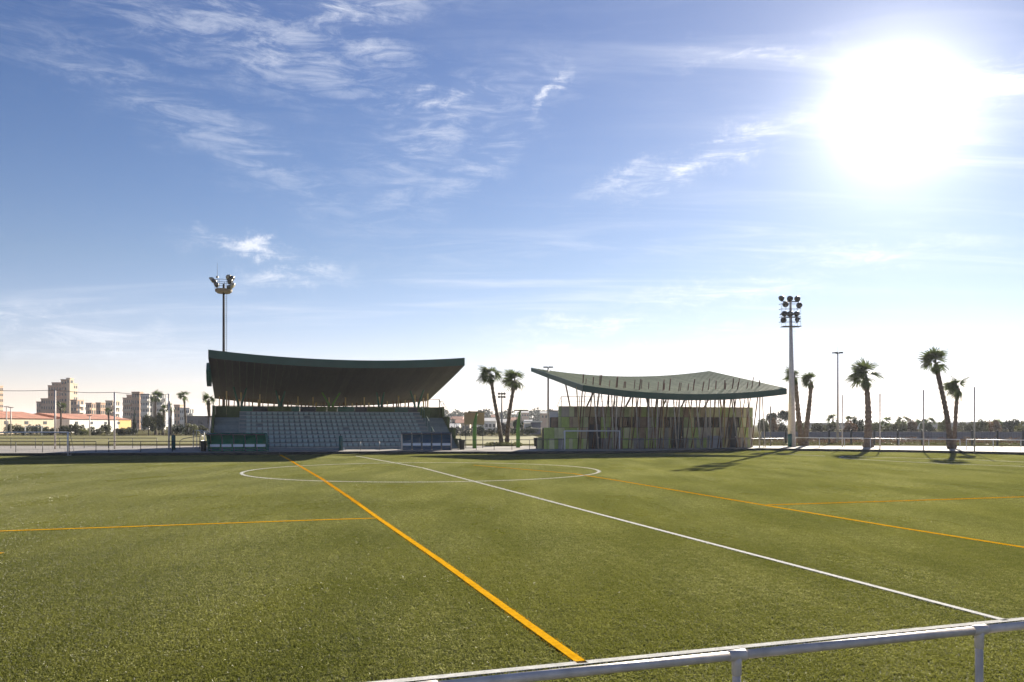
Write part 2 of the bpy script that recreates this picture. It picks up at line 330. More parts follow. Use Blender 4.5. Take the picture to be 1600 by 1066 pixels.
# ------------------------------------------------------------------ markings: a coloured turf strip with its own blades
def line_mat(name, col, col2):
    m = mat(name, col, .8, var=.12, scale=12, col2=col2, trans=.1, spec=.0); return m
M_yel = line_mat('yellow_turf', (.72, .37, .012), (.82, .46, .02)); M_wht = line_mat('white_turf', (.72, .71, .66), (.82, .81, .77))
def strip(pts, wd, m, name='pitch_line', z=.0255, dens=7000, near_only=80):
    pts = [Vector((x, y, 0)) for x, y in pts]; b = MB(); rnd = random.Random(len(pts) + int(pts[0].x * 10))
    L_ = []; R_ = []
    for i, p in enumerate(pts):
        d = (pts[min(i + 1, len(pts) - 1)] - pts[max(i - 1, 0)]).normalized(); n = Vector((-d.y, d.x, 0)) * wd / 2
        L_.append(p + n); R_.append(p - n)
    for i in range(len(pts) - 1):
        b.poly([(L_[i].x, L_[i].y, z), (R_[i].x, R_[i].y, z), (R_[i + 1].x, R_[i + 1].y, z), (L_[i + 1].x, L_[i + 1].y, z)])
        seg = pts[i + 1] - pts[i]; ln = seg.length; d = seg.normalized(); n = Vector((-d.y, d.x, 0))
        mid = (pts[i] + pts[i + 1]) / 2
        steps = max(1, int(ln))
        for q in range(steps):
            c = pts[i] + seg * ((q + .5) / steps)
            if c.y > near_only: continue
            far = c.y > 26; ww = .013 if far else .005
            for _ in range(int((2200 if far else dens) * wd * ln / steps)):
                p = c + d * rnd.uniform(-.5, .5) * ln / steps + n * rnd.gauss(0, wd * .36) 
                a = rnd.uniform(0, 6.28); h = z + (rnd.uniform(.004, .018) if far else rnd.uniform(.001, .009)); cx_, cy_ = math.cos(a) * ww, math.sin(a) * ww
                b.poly([(p.x - cx_, p.y - cy_, .01), (p.x + cx_, p.y + cy_, .01), (p.x + rnd.gauss(0, .006), p.y + rnd.gauss(0, .006), h)])
    me = bpy.data.meshes.new(name); me.from_pydata(b.v, [], b.f); me.materials.append(m)
    return struct(link(name, me))
C = Vector((*gp(662.5, 735.9), 0)); CR = 9.15
def ext(a, b, t0, t1, n=1):
    a = Vector(a); b = Vector(b); return [tuple(a + (b - a) * (t0 + (t1 - t0) * i / n)) for i in range(n + 1)]
strip([gp(557, 713.2), gp(660, 731.8), gp(804.5, 770), gp(1200, 874.6), gp(1572, 972.6)], .10, M_wht)
strip([gp(438, 711.5), gp(449, 717.5), gp(502.5, 749), gp(548, 780), gp(591, 811), gp(690, 879.5), gp(820, 974.5), gp(911, 1040)], .115, M_yel)
strip([gp(740, 727.5), gp(896, 741), gp(960, 751), gp(1150, 783.2), gp(1400, 825.2), gp(1600, 857), gp(1800, 889)], .12, M_yel)
strip([gp(-400, 845.8), gp(0, 831.5), gp(200, 824.6), gp(500, 813.8), gp(590, 811)], .12, M_yel)
strip([gp(1200, 790.3), gp(1400, 784.2), gp(1600, 777.5), gp(2000, 764.5)], .16, M_yel)
strip([(C.x + CR * math.cos(t * math.pi / 48), C.y + CR * math.sin(t * math.pi / 48)) for t in range(97)], .12, M_wht)
t0 = Vector(gp(640, 1066)); t1 = Vector(gp(1572, 972.6)); strip(ext(t0, t1, -1.2, 2.2, 6), .11, M_wht)
strip([gp(-60, 866), gp(3, 866.5)], .14, M_yel)
# far right: penalty arc and area
strip([gp(1700, 726), gp(1600, 722.5), gp(1500, 718.5), gp(1400, 715.8), gp(1340, 714.5), gp(1318, 714.2), gp(1312, 715.6), gp(1322, 717.0), gp(1340, 718.3), gp(1400, 721.6), gp(1500, 726.2), gp(1600, 729.5), gp(1700, 733)], .11, M_wht)
strip([gp(1195, 709.2), gp(1290, 713.2)], .10, M_wht)

# kerb, walk beyond the pitch, second pitch
kb = []
for i in range(len(KERB) - 1):
    a = Vector((*KERB[i], 0)); b_ = Vector((*KERB[i + 1], 0)); n_ = max(1, int((b_ - a).length / 1.0))
    for k in range(n_): kb.append((a + (b_ - a) * (k / n_), a + (b_ - a) * ((k + 1) / n_)))
m_ = MB()
kroot = None
def back(i): return Vector((KERB[i][0] * 1.0, KERB[i][1], 0))
WALK = .2
walk = [(x, y + .16) for x, y in KERB]
far_edge = [gp(1900, 701.5), gp(1400, 698.3), gp(1200, 698.5)]
struct(MB().prism([(x, y) for x, y in walk] + [(110, 70), (60, 86), (30, 92), (12, 98), (-60, 98), (-110, 92)], 'z', -.05, WALK).build('walkway', M_path))
first = None
kerb_mesh_cache = {}
kerb = struct(link('kerb', None))
for a, b_ in kb:
    if abs((a.x) / a.y) > .68: continue
    d = b_ - a; ln = d.length; key = round(ln, 2)
    if key not in kerb_mesh_cache: kerb_mesh_cache[key] = MB().box(0, ln - .012, 0, .15, -.1, WALK + .012).mesh('kerb_stone', M_kerb)
    link('kerb_stone', kerb_mesh_cache[key], kerb, (a.x, a.y, 0), (0, 0, math.atan2(d.y, d.x)))
M_turf2 = mat('second_pitch_turf', (.22, .20, .07), .8, spec=.15, var=.12, scale=.2, bump=.3, bscale=6)
struct(MB().poly([(x, y, WALK + .02) for x, y in ((-110, 98), (6, 98), (4, 168), (-150, 172))]).build('second_pitch', M_turf2))
struct(MB().poly([(x, y, WALK + .004) for x, y in ((-220, 90), (140, 90), (140, 190), (-220, 190))]).build('earth_margin', M_ground))

# ------------------------------------------------------------------ near rail
def near_rail():
    a = Vector((*[(px_ - 800) / F * (F * (CAM_H - 1.0) / (py_ - HOR)) for px_, py_ in ((1150, 1024),)], 0))
    Y1 = F * 1.45 / (1024 - HOR); Y2 = F * 1.45 / (984.5 - HOR)
    P1 = Vector((wx(1151, Y1), Y1, 0)); P2 = Vector((wx(1530, Y2), Y2, 0)); d = (P2 - P1)
    t = thing('pitch_rail', 'galvanised pipe rail on posts in the near foreground beside the camera', 'railing', tuple(P1))
    for k in range(-3, 4):
        s = d * k; e = d * (k + 1)
        dn = d.normalized()
        MB().tube([tuple(s + dn * .0 + Vector((0, 0, 1))), tuple(e + Vector((0, 0, 1)))], .029, 24).build('rail_pipe', M_galv, t, True)
        MB().tube([tuple(s + Vector((0, 0, -.02))), tuple(s + Vector((0, 0, .99)))], .0265, 20).build('post', M_galv, t, True)
        fm = MB()
        fm.tube([tuple(s - dn * .062 + Vector((0, 0, 1))), tuple(s - dn * .058 + Vector((0, 0, 1))), tuple(s + dn * .058 + Vector((0, 0, 1))), tuple(s + dn * .062 + Vector((0, 0, 1)))], [.0325, .0355, .0355, .0325], 24)
        fm.tube([tuple(s + Vector((0, 0, .875))), tuple(s + Vector((0, 0, .88))), tuple(s + Vector((0, 0, .95))), tuple(s + Vector((0, 0, .985)))], [.0275, .031, .031, .034], 20)
        fm.build('rail_fitting', M_galv, t, True)
near_rail()

# ------------------------------------------------------------------ grandstand
A = Vector((-25.5, 72.7, 0)); SD = 16.5; SW = 22.1
def stand():
    t = thing('grandstand', 'covered grandstand with dark green upswept roof over rows of pale seats', 'grandstand', tuple(A), TH)
    def xl(px, yl):                       # local x on the local line y=yl seen at column px
        k = (px - 800) / F; p0 = A + V * yl; return (k * p0.y - p0.x) / (U.x - k * U.y)
    def zf(x): return 7.45 + .62 * ((x - 12) / 12) ** 2
    def zr(x): return 4.42 + .66 * ((x - 11.3) / 11) ** 2
    def zb(x, y): s = y / SD; return zf(x) + (zr(x) - zf(x)) * (s ** .94)
    r = MB(); NX, NY = 30, 8
    def th(y): return .62 - .3 * y / SD
    # roof = fascia ring + top deck + soffit boards
    rf = MB(); top = [[(SW * i / NX, SD * j / NY, zb(SW * i / NX, SD * j / NY) + th(SD * j / NY)) for i in range(NX + 1)] for j in range(NY + 1)]
    for j in range(NY):
        for i in range(NX): rf.poly([top[j][i], top[j][i + 1], top[j + 1][i + 1], top[j + 1][i]])
    for j in range(NY):
        for i in range(NX):
            q = [top[j][i], top[j + 1][i], top[j + 1][i + 1], top[j][i + 1]]; rf.poly([(x, y, z - .22) for x, y, z in q])
    roof = rf.build('roof', M_roof, t)
    fa = MB()
    def wall(pts):
        for a, b in zip(pts, pts[1:]):
            n = Vector((b[1] - a[1], a[0] - b[0], 0)).normalized() * .06
            hA = th(a[1]) + .04; hB = th(b[1]) + .04
            A0 = (a[0], a[1], a[2] + .03); B0 = (b[0], b[1], b[2] + .03); A1 = (a[0], a[1], a[2] - hA); B1 = (b[0], b[1], b[2] - hB)
            o = (n.x, n.y, 0); sh = lambda p: (p[0] + o[0], p[1] + o[1], p[2])
            fa.poly([A0, B0, B1, A1]); fa.poly([sh(A1), sh(B1), sh(B0), sh(A0)]); fa.poly([A0, sh(A0), sh(B0), B0]); fa.poly([A1, B1, sh(B1), sh(A1)])
    wall(top[0]); wall([top[j][NX] for j in range(NY + 1)]); wall(list(reversed(top[NY]))); wall([top[j][0] for j in reversed(range(NY + 1))])
    fa.build('fascia', M_fasc, roof)
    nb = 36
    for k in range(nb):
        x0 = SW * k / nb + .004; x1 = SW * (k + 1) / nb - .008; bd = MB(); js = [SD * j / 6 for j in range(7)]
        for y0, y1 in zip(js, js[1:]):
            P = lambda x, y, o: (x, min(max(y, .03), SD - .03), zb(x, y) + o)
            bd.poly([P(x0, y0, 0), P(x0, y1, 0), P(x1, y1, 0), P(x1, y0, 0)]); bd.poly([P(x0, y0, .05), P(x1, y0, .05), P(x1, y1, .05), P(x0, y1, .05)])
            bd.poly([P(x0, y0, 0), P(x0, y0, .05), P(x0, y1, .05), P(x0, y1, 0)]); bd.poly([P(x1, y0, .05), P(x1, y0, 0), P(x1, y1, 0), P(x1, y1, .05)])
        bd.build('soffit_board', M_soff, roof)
    # curved green gutter end on the left edge
    ge = MB(); pts = []
    for k in range(9):
        a = R(-80 + 20 * k); pts.append((5.6 + 2.0 * math.cos(a) * .0 + 1.6 * math.sin(a), 7.0 + .85 * math.sin(a) - .35 * math.cos(a)))
    ge.prism([(3.2, 7.15), (4.2, 7.9), (6.4, 7.7), (7.4, 6.8), (6.6, 5.9), (5.0, 5.85), (3.8, 6.3)], 'x', -.36, .0).build('end_panel', M_lime if False else M_green, roof)
    for k in range(12):
        y = SD * (k + .5) / 12
        continue
        pr = MB(); pr.tube([(x, y, zb(x, y) - .09) for x in [SW * i / 12 for i in range(13)] if .3 < x < SW - .3], .07, 4).build('purlin', M_soff, roof)
    # rows
    NR = 10; y0 = 1.1; dp = .84; z0 = .42; dz = .36
    XA, XB = 2.4, 19.7
    for r_ in range(NR):
        a = y0 + dp * r_; MB().box(XA, XB, a, 9.6, (z0 + dz * (r_ - 1) if r_ else 0), z0 + dz * r_).build('terrace_step', M_step, t); MB().box(XA + .01, XB - .01, a - .015, a + .05, z0 + dz * r_ - .06, z0 + dz * r_ + .004).build('step_nosing', M_conc, t)
    for s, (xa, xb) in enumerate(((.22, XA - .02), (XB + .02, SW - .25))):
        for q in range(17):
            a = y0 + .42 * q; MB().box(xa, xb, a, 9.58, (.2 + .18 * (q - 1) if q else 0), .2 + .18 * q).build('stair_step', M_step, t)
    sm = MB(); sm.box(-.18, .18, 0, .36, .10, .13); sm.prism([(.34, .10), (.37, .10), (.41, .30), (.37, .31)], 'x', -.18, .18); sm.box(-.15, .15, .14, .28, 0, .10)
    sme = sm.mesh('seat', M_seat); n = 0
    for r_ in range(9):
        for k in range(33):
            x = 3.2 + k * .487
            if (r_ * 7 + k * 3) % 41 == 0 and r_ > 3: continue
            link('seat', sme, t, (x, y0 + dp * r_ + .42, z0 + dz * r_)); n += 1
    # side walls, stepped
    top_l = [(1.0, 0), (1.0, 1.1), (3.3, 1.1), (3.3, 2.1), (5.9, 2.1), (5.9, 3.2), (8.2, 3.2), (8.2, 4.2), (9.8, 4.2), (9.8, 0)]
    MB().prism(top_l, 'x', -.02, .2).build('side_wall', M_olive, t); MB().prism(top_l, 'x', SW - .22, SW).build('side_wall', M_olive, t)
    for xs in (-.02 + .1, SW - .11):
        h = MB(); pts = [(xs, 1.0, 1.75), (xs, 8.6, 4.75), (xs, 9.7, 4.8)]
        h.tube(pts, .025, 6)
        for yy, zt, zb_ in ((1.05, 1.75, 1.1), (3.4, 2.7, 2.1), (6, 3.72, 3.2), (8.3, 4.65, 4.2)): h.tube([(xs, yy, zb_), (xs, yy, zt)], .022, 6)
        h.build('handrail', M_steel, t)
    # aisle handrails in the right stair
    for q in range(3):
        yy = 2.4 + q * 2.4; z = .2 + .18 * ((yy - y0) / .42)
        h = MB(); h.tube([(XB + .12, yy, z), (XB + .12, yy, z + .95), (XB + .12, yy + 1.2, z + 1.45), (XB + .12, yy + 1.2, z + .4)], .03, 6); h.build('aisle_rail', M_green, t)
    # back parapet as panels
    x = 0.2; k = 0
    rnd = random.Random(3)
    while x < SW - .3:
        wdt = min(rnd.uniform(.8, 1.7), SW - .2 - x); MB().box(x + .01, x + wdt - .01, 9.6, 9.75, 2.6, 4.18 + (.0 if k % 2 else .006)).build('parapet_panel', (M_olive, M_olive, M_green, M_dsteel)[k % 4], t); x += wdt; k += 1
    MB().box(.1, SW - .1, 9.76, 15.9, 0, 3.3).build('rear_block', M_olive, t)
    MB().box(.1, SW - .1, 9.76, 16.0, 3.3, 3.4).build('deck', M_conc, t)
    # rear screen of poles
    for k in range(46):
        x = .4 + k * .474 + rnd.uniform(-.12, .12); y = 15.2 + rnd.uniform(-.5, .5); lean = rnd.uniform(-.08, .08)
        MB().tube([(x, y, 3.4), (x + lean, y, zb(x, y) + .1)], .055 + .015 * (k % 3), 6).build('screen_pole', M_woodl if k % 4 == 0 else M_wood, t)
    for k in range(13):
        x = 1.0 + k * 1.7 + rnd.uniform(-.25, .25); y = 12.3
        MB().tube([(x, y, 3.4), (x, y, zb(x, y) + .05)], .08, 6).build('screen_pole', M_woodl, t)
    for px, w0, w1 in ((375, 3, 9.5), (438, 1.8, 7), (517, 3.5, 14), (594, 2.5, 6), (651, 3.5, 11)):
        xm = xl(px, 10.2); m1 = w1 * 85 / F; m0 = w0 * 85 / F
        for s in (-1, 1):
            MB().tube([(xm + s * m0 * .3, 10.2, 3.4), (xm + s * m0, 10.2, 4.5), (xm + s * m1, 10.0, zb(xm + s * m1, 10) + .05)], [.13, .11, .08], 8).build('branching_column', M_green if px != 517 else M_lime, t)
    h = MB(); h.tube([(.3, 15.6, 4.35), (SW - .1, 15.6, 4.35)], .02, 5)
    h.tube([(SW - 3.5, 9.9, 5.0), (SW - .15, 9.9, 5.0)], .03, 6); h.tube([(SW - .15, 9.9, 4.2), (SW - .15, 9.9, 5.0)], .05, 6); h.tube([(SW - .15, 9.9, 5.0), (SW - .1, 8.9, 4.3)], .03, 6)
    h.build('guard_rail', M_dsteel, t)
stand()

# ------------------------------------------------------------------ dugouts
def dugout(label, px0, px1, Y, wd):
    t = thing('dugout', label, 'dugout', (wx(px0, Y), Y, WALK * 0), R(3) , 'team dugouts in front of the grandstand')
    H = 1.72
    prof = [(-.12, H - .10), (.18, H), (.55, H - .04), (.85, H - .22), (1.02, H - .55), (1.10, .9), (1.13, .1)]
    for s in (0, wd):
        e = MB(); e.prism(prof + [(.45, .1), (.3, .6), (.12, 1.2)], 'x', s - .02, s + .02).build('end_panel', (M_poly if s else M_white) if px0 > 400 else M_polyg, t)
        MB().tube([(s, .45, 0), (s, .3, .6), (s, .12, 1.2), (s, -.12, H - .1)], .035, 6).build('frame_tube', M_galv if px0 > 400 else M_green, t, True)
    n = 5; g = wd / n
    for k in range(n):
        b = MB()
        for (ya, za), (yb, zb) in zip(prof, prof[1:]):
            b.poly([(k * g + .05, ya, za), ((k + 1) * g - .05, ya, za), ((k + 1) * g - .05, yb, zb), (k * g + .05, yb, zb)])
            b.poly([(k * g + .05, ya, za + .012), (k * g + .05, yb + .012, zb), ((k + 1) * g - .05, yb + .012, zb), ((k + 1) * g - .05, ya, za + .012)])
        b.build('shield_panel', M_poly if px0 > 400 else M_polyg, t, True)
        bb = MB().box(k * g + .07, (k + 1) * g - .07, .62, .66, .58, .80).build('bench_back', M_benchb, t)
        MB().box(k * g + .07, (k + 1) * g - .07, .30, .60, .34, .38).build('bench_seat', M_bench2, t)
    for k in range(n + 1):
        MB().tube([(k * g, y - .01, z) for y, z in prof], .028, 6).build('rib', M_dsteel, t)
    MB().box(0, wd, -.16, -.10, H - .16, H - .06).build('front_edge', M_dsteel, t)
    MB().box(0, wd, .44, .48, .04, .12).build('base_rail', M_green, t)
Y_ = 71.2
dugout('dark team dugout at the left end of the grandstand, beside the white curved railings', 323, 413, 70.6, 4.72)
dugout('blue-tinted team dugout with a pale end frame at the right end of the grandstand', 627, 704, 74.6, 4.3)

# ------------------------------------------------------------------ pavilion
PO = Vector((6.1, 74.0, 0)); PD = 14.0; PW = 20.2
PCOL = [mat('cladding_pale_olive', (.66, .66, .36), .6, var=.1), mat('cladding_moss', (.44, .50, .22), .6, var=.15), mat('cladding_lime', (.46, .56, .16), .6, var=.12),
        mat('cladding_brown', (.38, .27, .18), .65, var=.2), mat('cladding_taupe', (.52, .46, .36), .65, var=.15), mat('cladding_grey_brown', (.33, .32, .29), .65, var=.15), mat('cladding_ochre', (.55, .45, .26), .65, var=.12)]
PALE = []
def pavilion():
    t = thing('pavilion', 'clubhouse of green and brown patchwork panels under an upswept roof pierced by leaning poles', 'pavilion', tuple(PO), TH)
    rnd = random.Random(11)
    def zf(x): return 5.10 + .66 * ((x - 10.2) / 10.2) ** 2
    def zr(x): return 7.42 + .72 * ((x - 10) / 10) ** 2
    def zt(x, y): s = y / PD; return zf(x) + (zr(x) - zf(x)) * s
    # roof
    body = MB(); NX = 24
    for i in range(NX):
        a, b = PW * i / NX, PW * (i + 1) / NX
        body.poly([(a, 0, zt(a, 0) - .5), (a, PD, zt(a, PD) - .35), (b, PD, zt(b, PD) - .35), (b, 0, zt(b, 0) - .5)])
        body.poly([(a, 0, zt(a, 0) - .07), (b, 0, zt(b, 0) - .07), (b, PD, zt(b, PD) - .07), (a, PD, zt(a, PD) - .07)])
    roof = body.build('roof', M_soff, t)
    fa = MB(); pts = [(PW * i / NX, 0) for i in range(NX + 1)] + [(PW, PD * j / 6) for j in range(1, 7)] + [(PW * (NX - i) / NX, PD) for i in range(1, NX + 1)] + [(0, PD * (6 - j) / 6) for j in range(1, 7)]
    for a, b in zip(pts, pts[1:]):
        hA = .52 - .17 * a[1] / PD; hB = .52 - .17 * b[1] / PD; d = Vector((b[1] - a[1], a[0] - b[0], 0)).normalized() * .05
        for o, sg in ((0, 1), (1, -1)):
            q = [(a[0] + d.x * o, a[1] + d.y * o, zt(*a) + .03), (b[0] + d.x * o, b[1] + d.y * o, zt(*b) + .03), (b[0] + d.x * o, b[1] + d.y * o, zt(*b) - hB), (a[0] + d.x * o, a[1] + d.y * o, zt(*a) - hA)]
            fa.poly(q if sg > 0 else q[::-1])
        fa.poly([(a[0], a[1], zt(*a) + .03), (a[0] + d.x, a[1] + d.y, zt(*a) + .03), (b[0] + d.x, b[1] + d.y, zt(*b) + .03), (b[0], b[1], zt(*b) + .03)])
        fa.poly([(a[0], a[1], zt(*a) - hA), (b[0], b[1], zt(*b) - hB), (b[0] + d.x, b[1] + d.y, zt(*b) - hB), (a[0] + d.x, a[1] + d.y, zt(*a) - hA)])
    fa.build('fascia', M_fasc, roof)
    npn = 48
    for k in range(npn):
        x0 = PW * k / npn + .012; x1 = PW * (k + 1) / npn - .012; b = MB(); xm = x1 - .07
        pr = [(x0, 0), (xm, 0), (xm, .055), (x1, .055), (x1, -.06), (x0, -.06)]
        ya, yb = .03, PD - .03
        base = len(b.v)
        for y in (ya, yb): b.v += [(x, y, zt(x0 + .1, y) + (zt(x, y) - zt(x0 + .1, y)) + o) for x, o in pr]
        for i in range(6): j = (i + 1) % 6; b.f.append((base + i, base + j, base + 6 + j, base + 6 + i))
        b.f += [tuple(base + i for i in range(6)), tuple(base + 11 - i for i in range(6))]
        b.build('roof_panel', M_roof, roof)
    # walls: dark core + cladding pieces standing proud
    WY = 4.6; X0, X1 = -.55, 19.6; TZ = [0.15, 1.15, 2.15, 3.12, 4.1]
    core = MB().prism([(X0 + .02, WY + .06), (X1 - .1, WY + .06), (X1 - .1, 12), (X0 + 3.4, 12)], 'z', .1, 4.05).build('wall', mat('dark_core', (.03, .03, .03), .8), t)
    openings = [(1, 3.0, 4.35, 'd'), (1, 9.8, 0, 'x')]
    # windows in tier 2 (row index 2), doors spanning tiers 0-2
    wins = [(5.5, 7.0, 2), (7.3, 8.1, 2), (11.0, 11.6, 2), (13.6, 14.9, 2), (15.4, 15.9, 2), (17.3, 18.0, 2)]
    wins = [(4.7, 5.5), (5.7, 6.9), (9.9, 10.6), (13.2, 14.2), (14.6, 15.9), (16.9, 18.1)]
    doors = [(2.35, 3.6), (10.8, 12.1), (16.9, 17.9)]
    def blocked(x0, x1, r):
        for a, b in doors:
            if r < 3 and x0 < b and x1 > a: return (a, b)
        if r == 2:
            for a, b in wins:
                if x0 < b and x1 > a: return (a, b)
        return None
    for r in range(4):
        x = X0
        while x < X1 - .05:
            wdt = rnd.choice((.28, .35, .45, .5, .6, .75)); x1 = min(x + wdt, X1)
            bl = blocked(x, x1, r)
            if bl:
                if bl[0] - x > .12: x1 = bl[0]
                else: x = bl[1]; continue
            wts = ([5, 4, 2, 5, 4, 2, 2], [3, 4, 3, 3, 4, 4, 2], [2, 3, 6, 2, 3, 4, 1], [1, 2, 4, 2, 2, 8, 0])[3 - r]
            if x < 2: wts = [w_ + q for w_, q in zip(wts, (7, 3, 2, 0, 0, -min(4, wts[5]), 1))]
            if x > 14.5: wts = [w_ + q for w_, q in zip(wts, (3, 1, 0, 1, 2, -min(2, wts[5]), 5))]
            c = rnd.choices(PCOL, wts)[0]; pr_ = rnd.choice((0, .02, .045))
            MB().box(x + .012, x1 - .012, WY - pr_, WY + .1, TZ[r] + .01, TZ[r + 1] - .012).build('cladding_panel', c, core); x = x1
        # left side face
        y = WY
        while y < 12:
            y1 = min(12, y + rnd.choice((.6, .9, 1.2))); c = rnd.choices(PCOL, (3, 4, 3, 3, 3, 1, 1))[0]
            MB().box(X1 - .12, X1 + .02, y + .012, y1 - .012, TZ[r] + .01, TZ[r + 1] - .012).build('cladding_panel', c, core); y = y1
    for a, b in wins:
        fr = MB(); 
        for q in ((a, a + .05, TZ[2] + .03, TZ[3] - .03), (b - .05, b, TZ[2] + .03, TZ[3] - .03), (a + .05, b - .05, TZ[2] + .03, TZ[2] + .08), (a + .05, b - .05, TZ[3] - .08, TZ[3] - .03), ((a + b) / 2 - .02, (a + b) / 2 + .02, TZ[2] + .08, TZ[3] - .08)): fr.box(q[0], q[1], WY - .01, WY + .05, q[2], q[3])
        f_ = fr.build('window', M_dsteel, t); MB().box(a + .05, b - .05, WY + .052, WY + .058, TZ[2] + .08, TZ[3] - .08).build('pane', M_glass, f_)
    for a, b in doors:
        d = MB().box(a + .08, b - .08, WY + .02, WY + .058, .15, 2.4).build('door', mat('door_blue_black', (.025, .035, .05), .4), t)
        MB().box(b - .25, b - .2, WY - .03, WY + .02, 1.15, 1.3).build('handle', M_galv, d)
        MB().box(a + .08, b - .08, WY + .02, WY + .055, 2.45, 3.1).build('transom', M_glass, t)
    # lower stepped annexes on the left
    def xq(px, yl):
        k = (px - 800) / F; p0 = PO + V * yl; return (k * p0.y - p0.x) / (U.x - k * U.y)
    for (pa_, pb_, ya, z1, c) in ((862, 877, 5.6, 3.1, 3), (850, 874, 4.9, 2.15, 2), (840, 851, 6.2, 1.25, 0)):
        x0 = xq(pa_, ya); x1 = xq(pb_, ya); yb = ya + .6
        an = MB().box(x0 + .03, x1 - .03, ya + .03, yb, .1, z1 - .03).build('annexe', MATS['dark_core'], t)
        x = x0
        while x < x1 - .05:
            xx = min(x1, x + .5); z = .15
            while z < z1 - .05:
                MB().box(x + .01, xx - .01, ya - .01, ya + .06, z + .01, min(z + 1, z1) - .01).build('cladding_panel', PCOL[c] if rnd.random() < .6 else rnd.choice(PCOL[:3] if c != 3 else PCOL[3:6]), an); z += 1
            x = xx
    # roof terrace rail
    h = MB(); 
    h.tube([(X0 + .15, WY + .9, 4.0), (X0 + .6, WY + .9, 5.0), (X1 + .1, WY + .9, 5.0)], .028, 6)
    h.tube([(X0 + .6, WY + .9, 4.55), (X1 + .1, WY + .9, 4.55)], .014, 5)
    h.build('guard_rail', M_steel, t)
    pm = MB().tube([(0, 0, 4.05), (0, 0, 5.0)], .03, 6).mesh('rail_post', M_steel)
    for k in range(12): link('rail_post', pm, t, (X0 + .6 + k * 1.78, WY + .9, 0))
    # poles: pale ones lean outward in front of the wall, brown ones rise through the roof
    def xl(px, yl):
        k = (px - 800) / F; p0 = PO + V * yl; return (k * p0.y - p0.x) / (U.x - k * U.y)
    for tp, bp in ((545, 580), (722, 768), (800, 853), (905, 925), (960, 942), (1120, 1108), (1158, 1178), (1287, 1288), (1318, 1348), (1385, 1372), (1446, 1440)):
        PALE.append((820 + tp / 6.664, 820 + bp / 6.664))
    for tp, bp in ((50, 38), (115, 105), (215, 250), (280, 262), (370, 430), (450, 500), (545, 568), (680, 722), (820, 890), (905, 965), (990, 1022), (1115, 1110), (1140, 1170), (600, 590), (750, 742)):
        PALE.append((1020 + tp / 6.664, 1020 + bp / 6.664))
    for k, (tp, bp) in enumerate(PALE):
        a = Vector((xl(bp, 3.5), 3.5, .15)); b = Vector((xl(tp, 1.7), 1.7, 4.9)); b = a + (b - a) * ((zt(min(max(b.x, 0), PW), 1.7) - .35 - .15) / 4.75)
        MB().tube([a, b], (.052, .062, .045)[k % 3], 8).build('leaning_pole', M_pole if k % 5 else M_woodl, t, True)
    for k, q in enumerate([820 + v_ / 6.664 for v_ in (612, 640, 716, 784, 800, 887, 962, 968, 1038, 1050, 1148, 1208, 1221, 1292, 1392, 1452)] + [1020 + v_ / 6.664 for v_ in (58, 114, 124, 187, 282, 297, 375, 437, 533, 592, 660, 752, 762, 842, 893, 904, 992, 1048, 1115)]):
        yb = rnd.uniform(3.6, 4.2); yt = rnd.uniform(1.6, 2.9); xt = min(max(xl(q, yt), .15), PW - .15); xb = xt + rnd.uniform(-.14, .14); zz_ = zt(xt, yt)
        a = Vector((xb, yb, .15)); b = Vector((xt, yt, zz_ + rnd.uniform(.5, 1.15)))
        MB().tube([a, b], rnd.choice((.042, .05, .06)), 8).build('roof_piercing_pole', M_wood, t, True)
    for k in range(10):
        x = .8 + k * 1.95 + rnd.uniform(-.3, .3); y = rnd.uniform(4.9, 6.5); xt = x + rnd.choice((-.7, .6, .4, -.3)); yt = y - .7
        MB().tube([(x, y, 4.05), (xt, yt, zt(xt, yt) - .4)], rnd.uniform(.06, .09), 7).build('brace_pole', M_wood, t, True)
    MB().box(14.55, 15.75, 4.1, 4.5, .12, 1.35).build('service_cabinet', M_cab, t)
pavilion()

# ------------------------------------------------------------------ goals
def goal(label, px0, px1, py_top, Y0, Y1, depth, net=True, name='football_goal', cat='goal', dd=1):
    a = Vector((wx(px0, Y0), Y0, 0)); b = Vector((wx(px1, Y1), Y1, 0)); d = (b - a); ln = d.length; H = wz(py_top, Y0)
    t = thing(name, label, cat, tuple(a), math.atan2(d.y, d.x))
    for x in (0, ln): MB().tube([(x, 0, 0), (x, 0, H)], .055, 10).build('post', M_white, t, True)
    MB().tube([(-.05, 0, H), (ln + .05, 0, H)], .055, 10).build('crossbar', M_white, t, True)
    for x in (0, ln): MB().tube([(x, 0, H - .02), (x, depth * .35, H - .05), (x, depth, .06), (x, 0, .05)], .025, 6).build('side_frame', M_white, t, True)
    MB().tube([(0, depth, .06), (ln, depth, .06)], .03, 6).build('back_bar', M_white, t, True)
    if net:
        n = MB(); P = [(0, H), (depth * .35, H - .05), (depth, .06)]
        def at(s):
            if s < .25: q = s / .25; return (P[0][0] + (P[1][0] - P[0][0]) * q, P[0][1] + (P[1][1] - P[0][1]) * q)
            q = (s - .25) / .75; return (P[1][0] + (P[2][0] - P[1][0]) * q, P[1][1] + (P[2][1] - P[1][1]) * q)
        for k in range(int(ln / .3) + 1):
            x = k * .3; n.tube([(x, *at(s / 6)) for s in range(7)], .003, 3, False)
        for s in range(1, 10): n.tube([(0, *at(s / 10)), (ln, *at(s / 10))], .003, 3, False)
        o = n.build('net', M_net, t)
    return t
goal('white small-sided football goal standing in front of the patchwork pavilion', 882.5, 968, 673.6, 76.6, 77.5, 1.3, False)
goal('white football goal at the far left edge of the pitch, its right post in view', -60, 106, 675.8, 66.0, 66.6, 1.2, True)
goal('pale football goal standing on the second pitch behind the tall ball net', 39, 65, 666.2, 164, 165, 1.6, True)

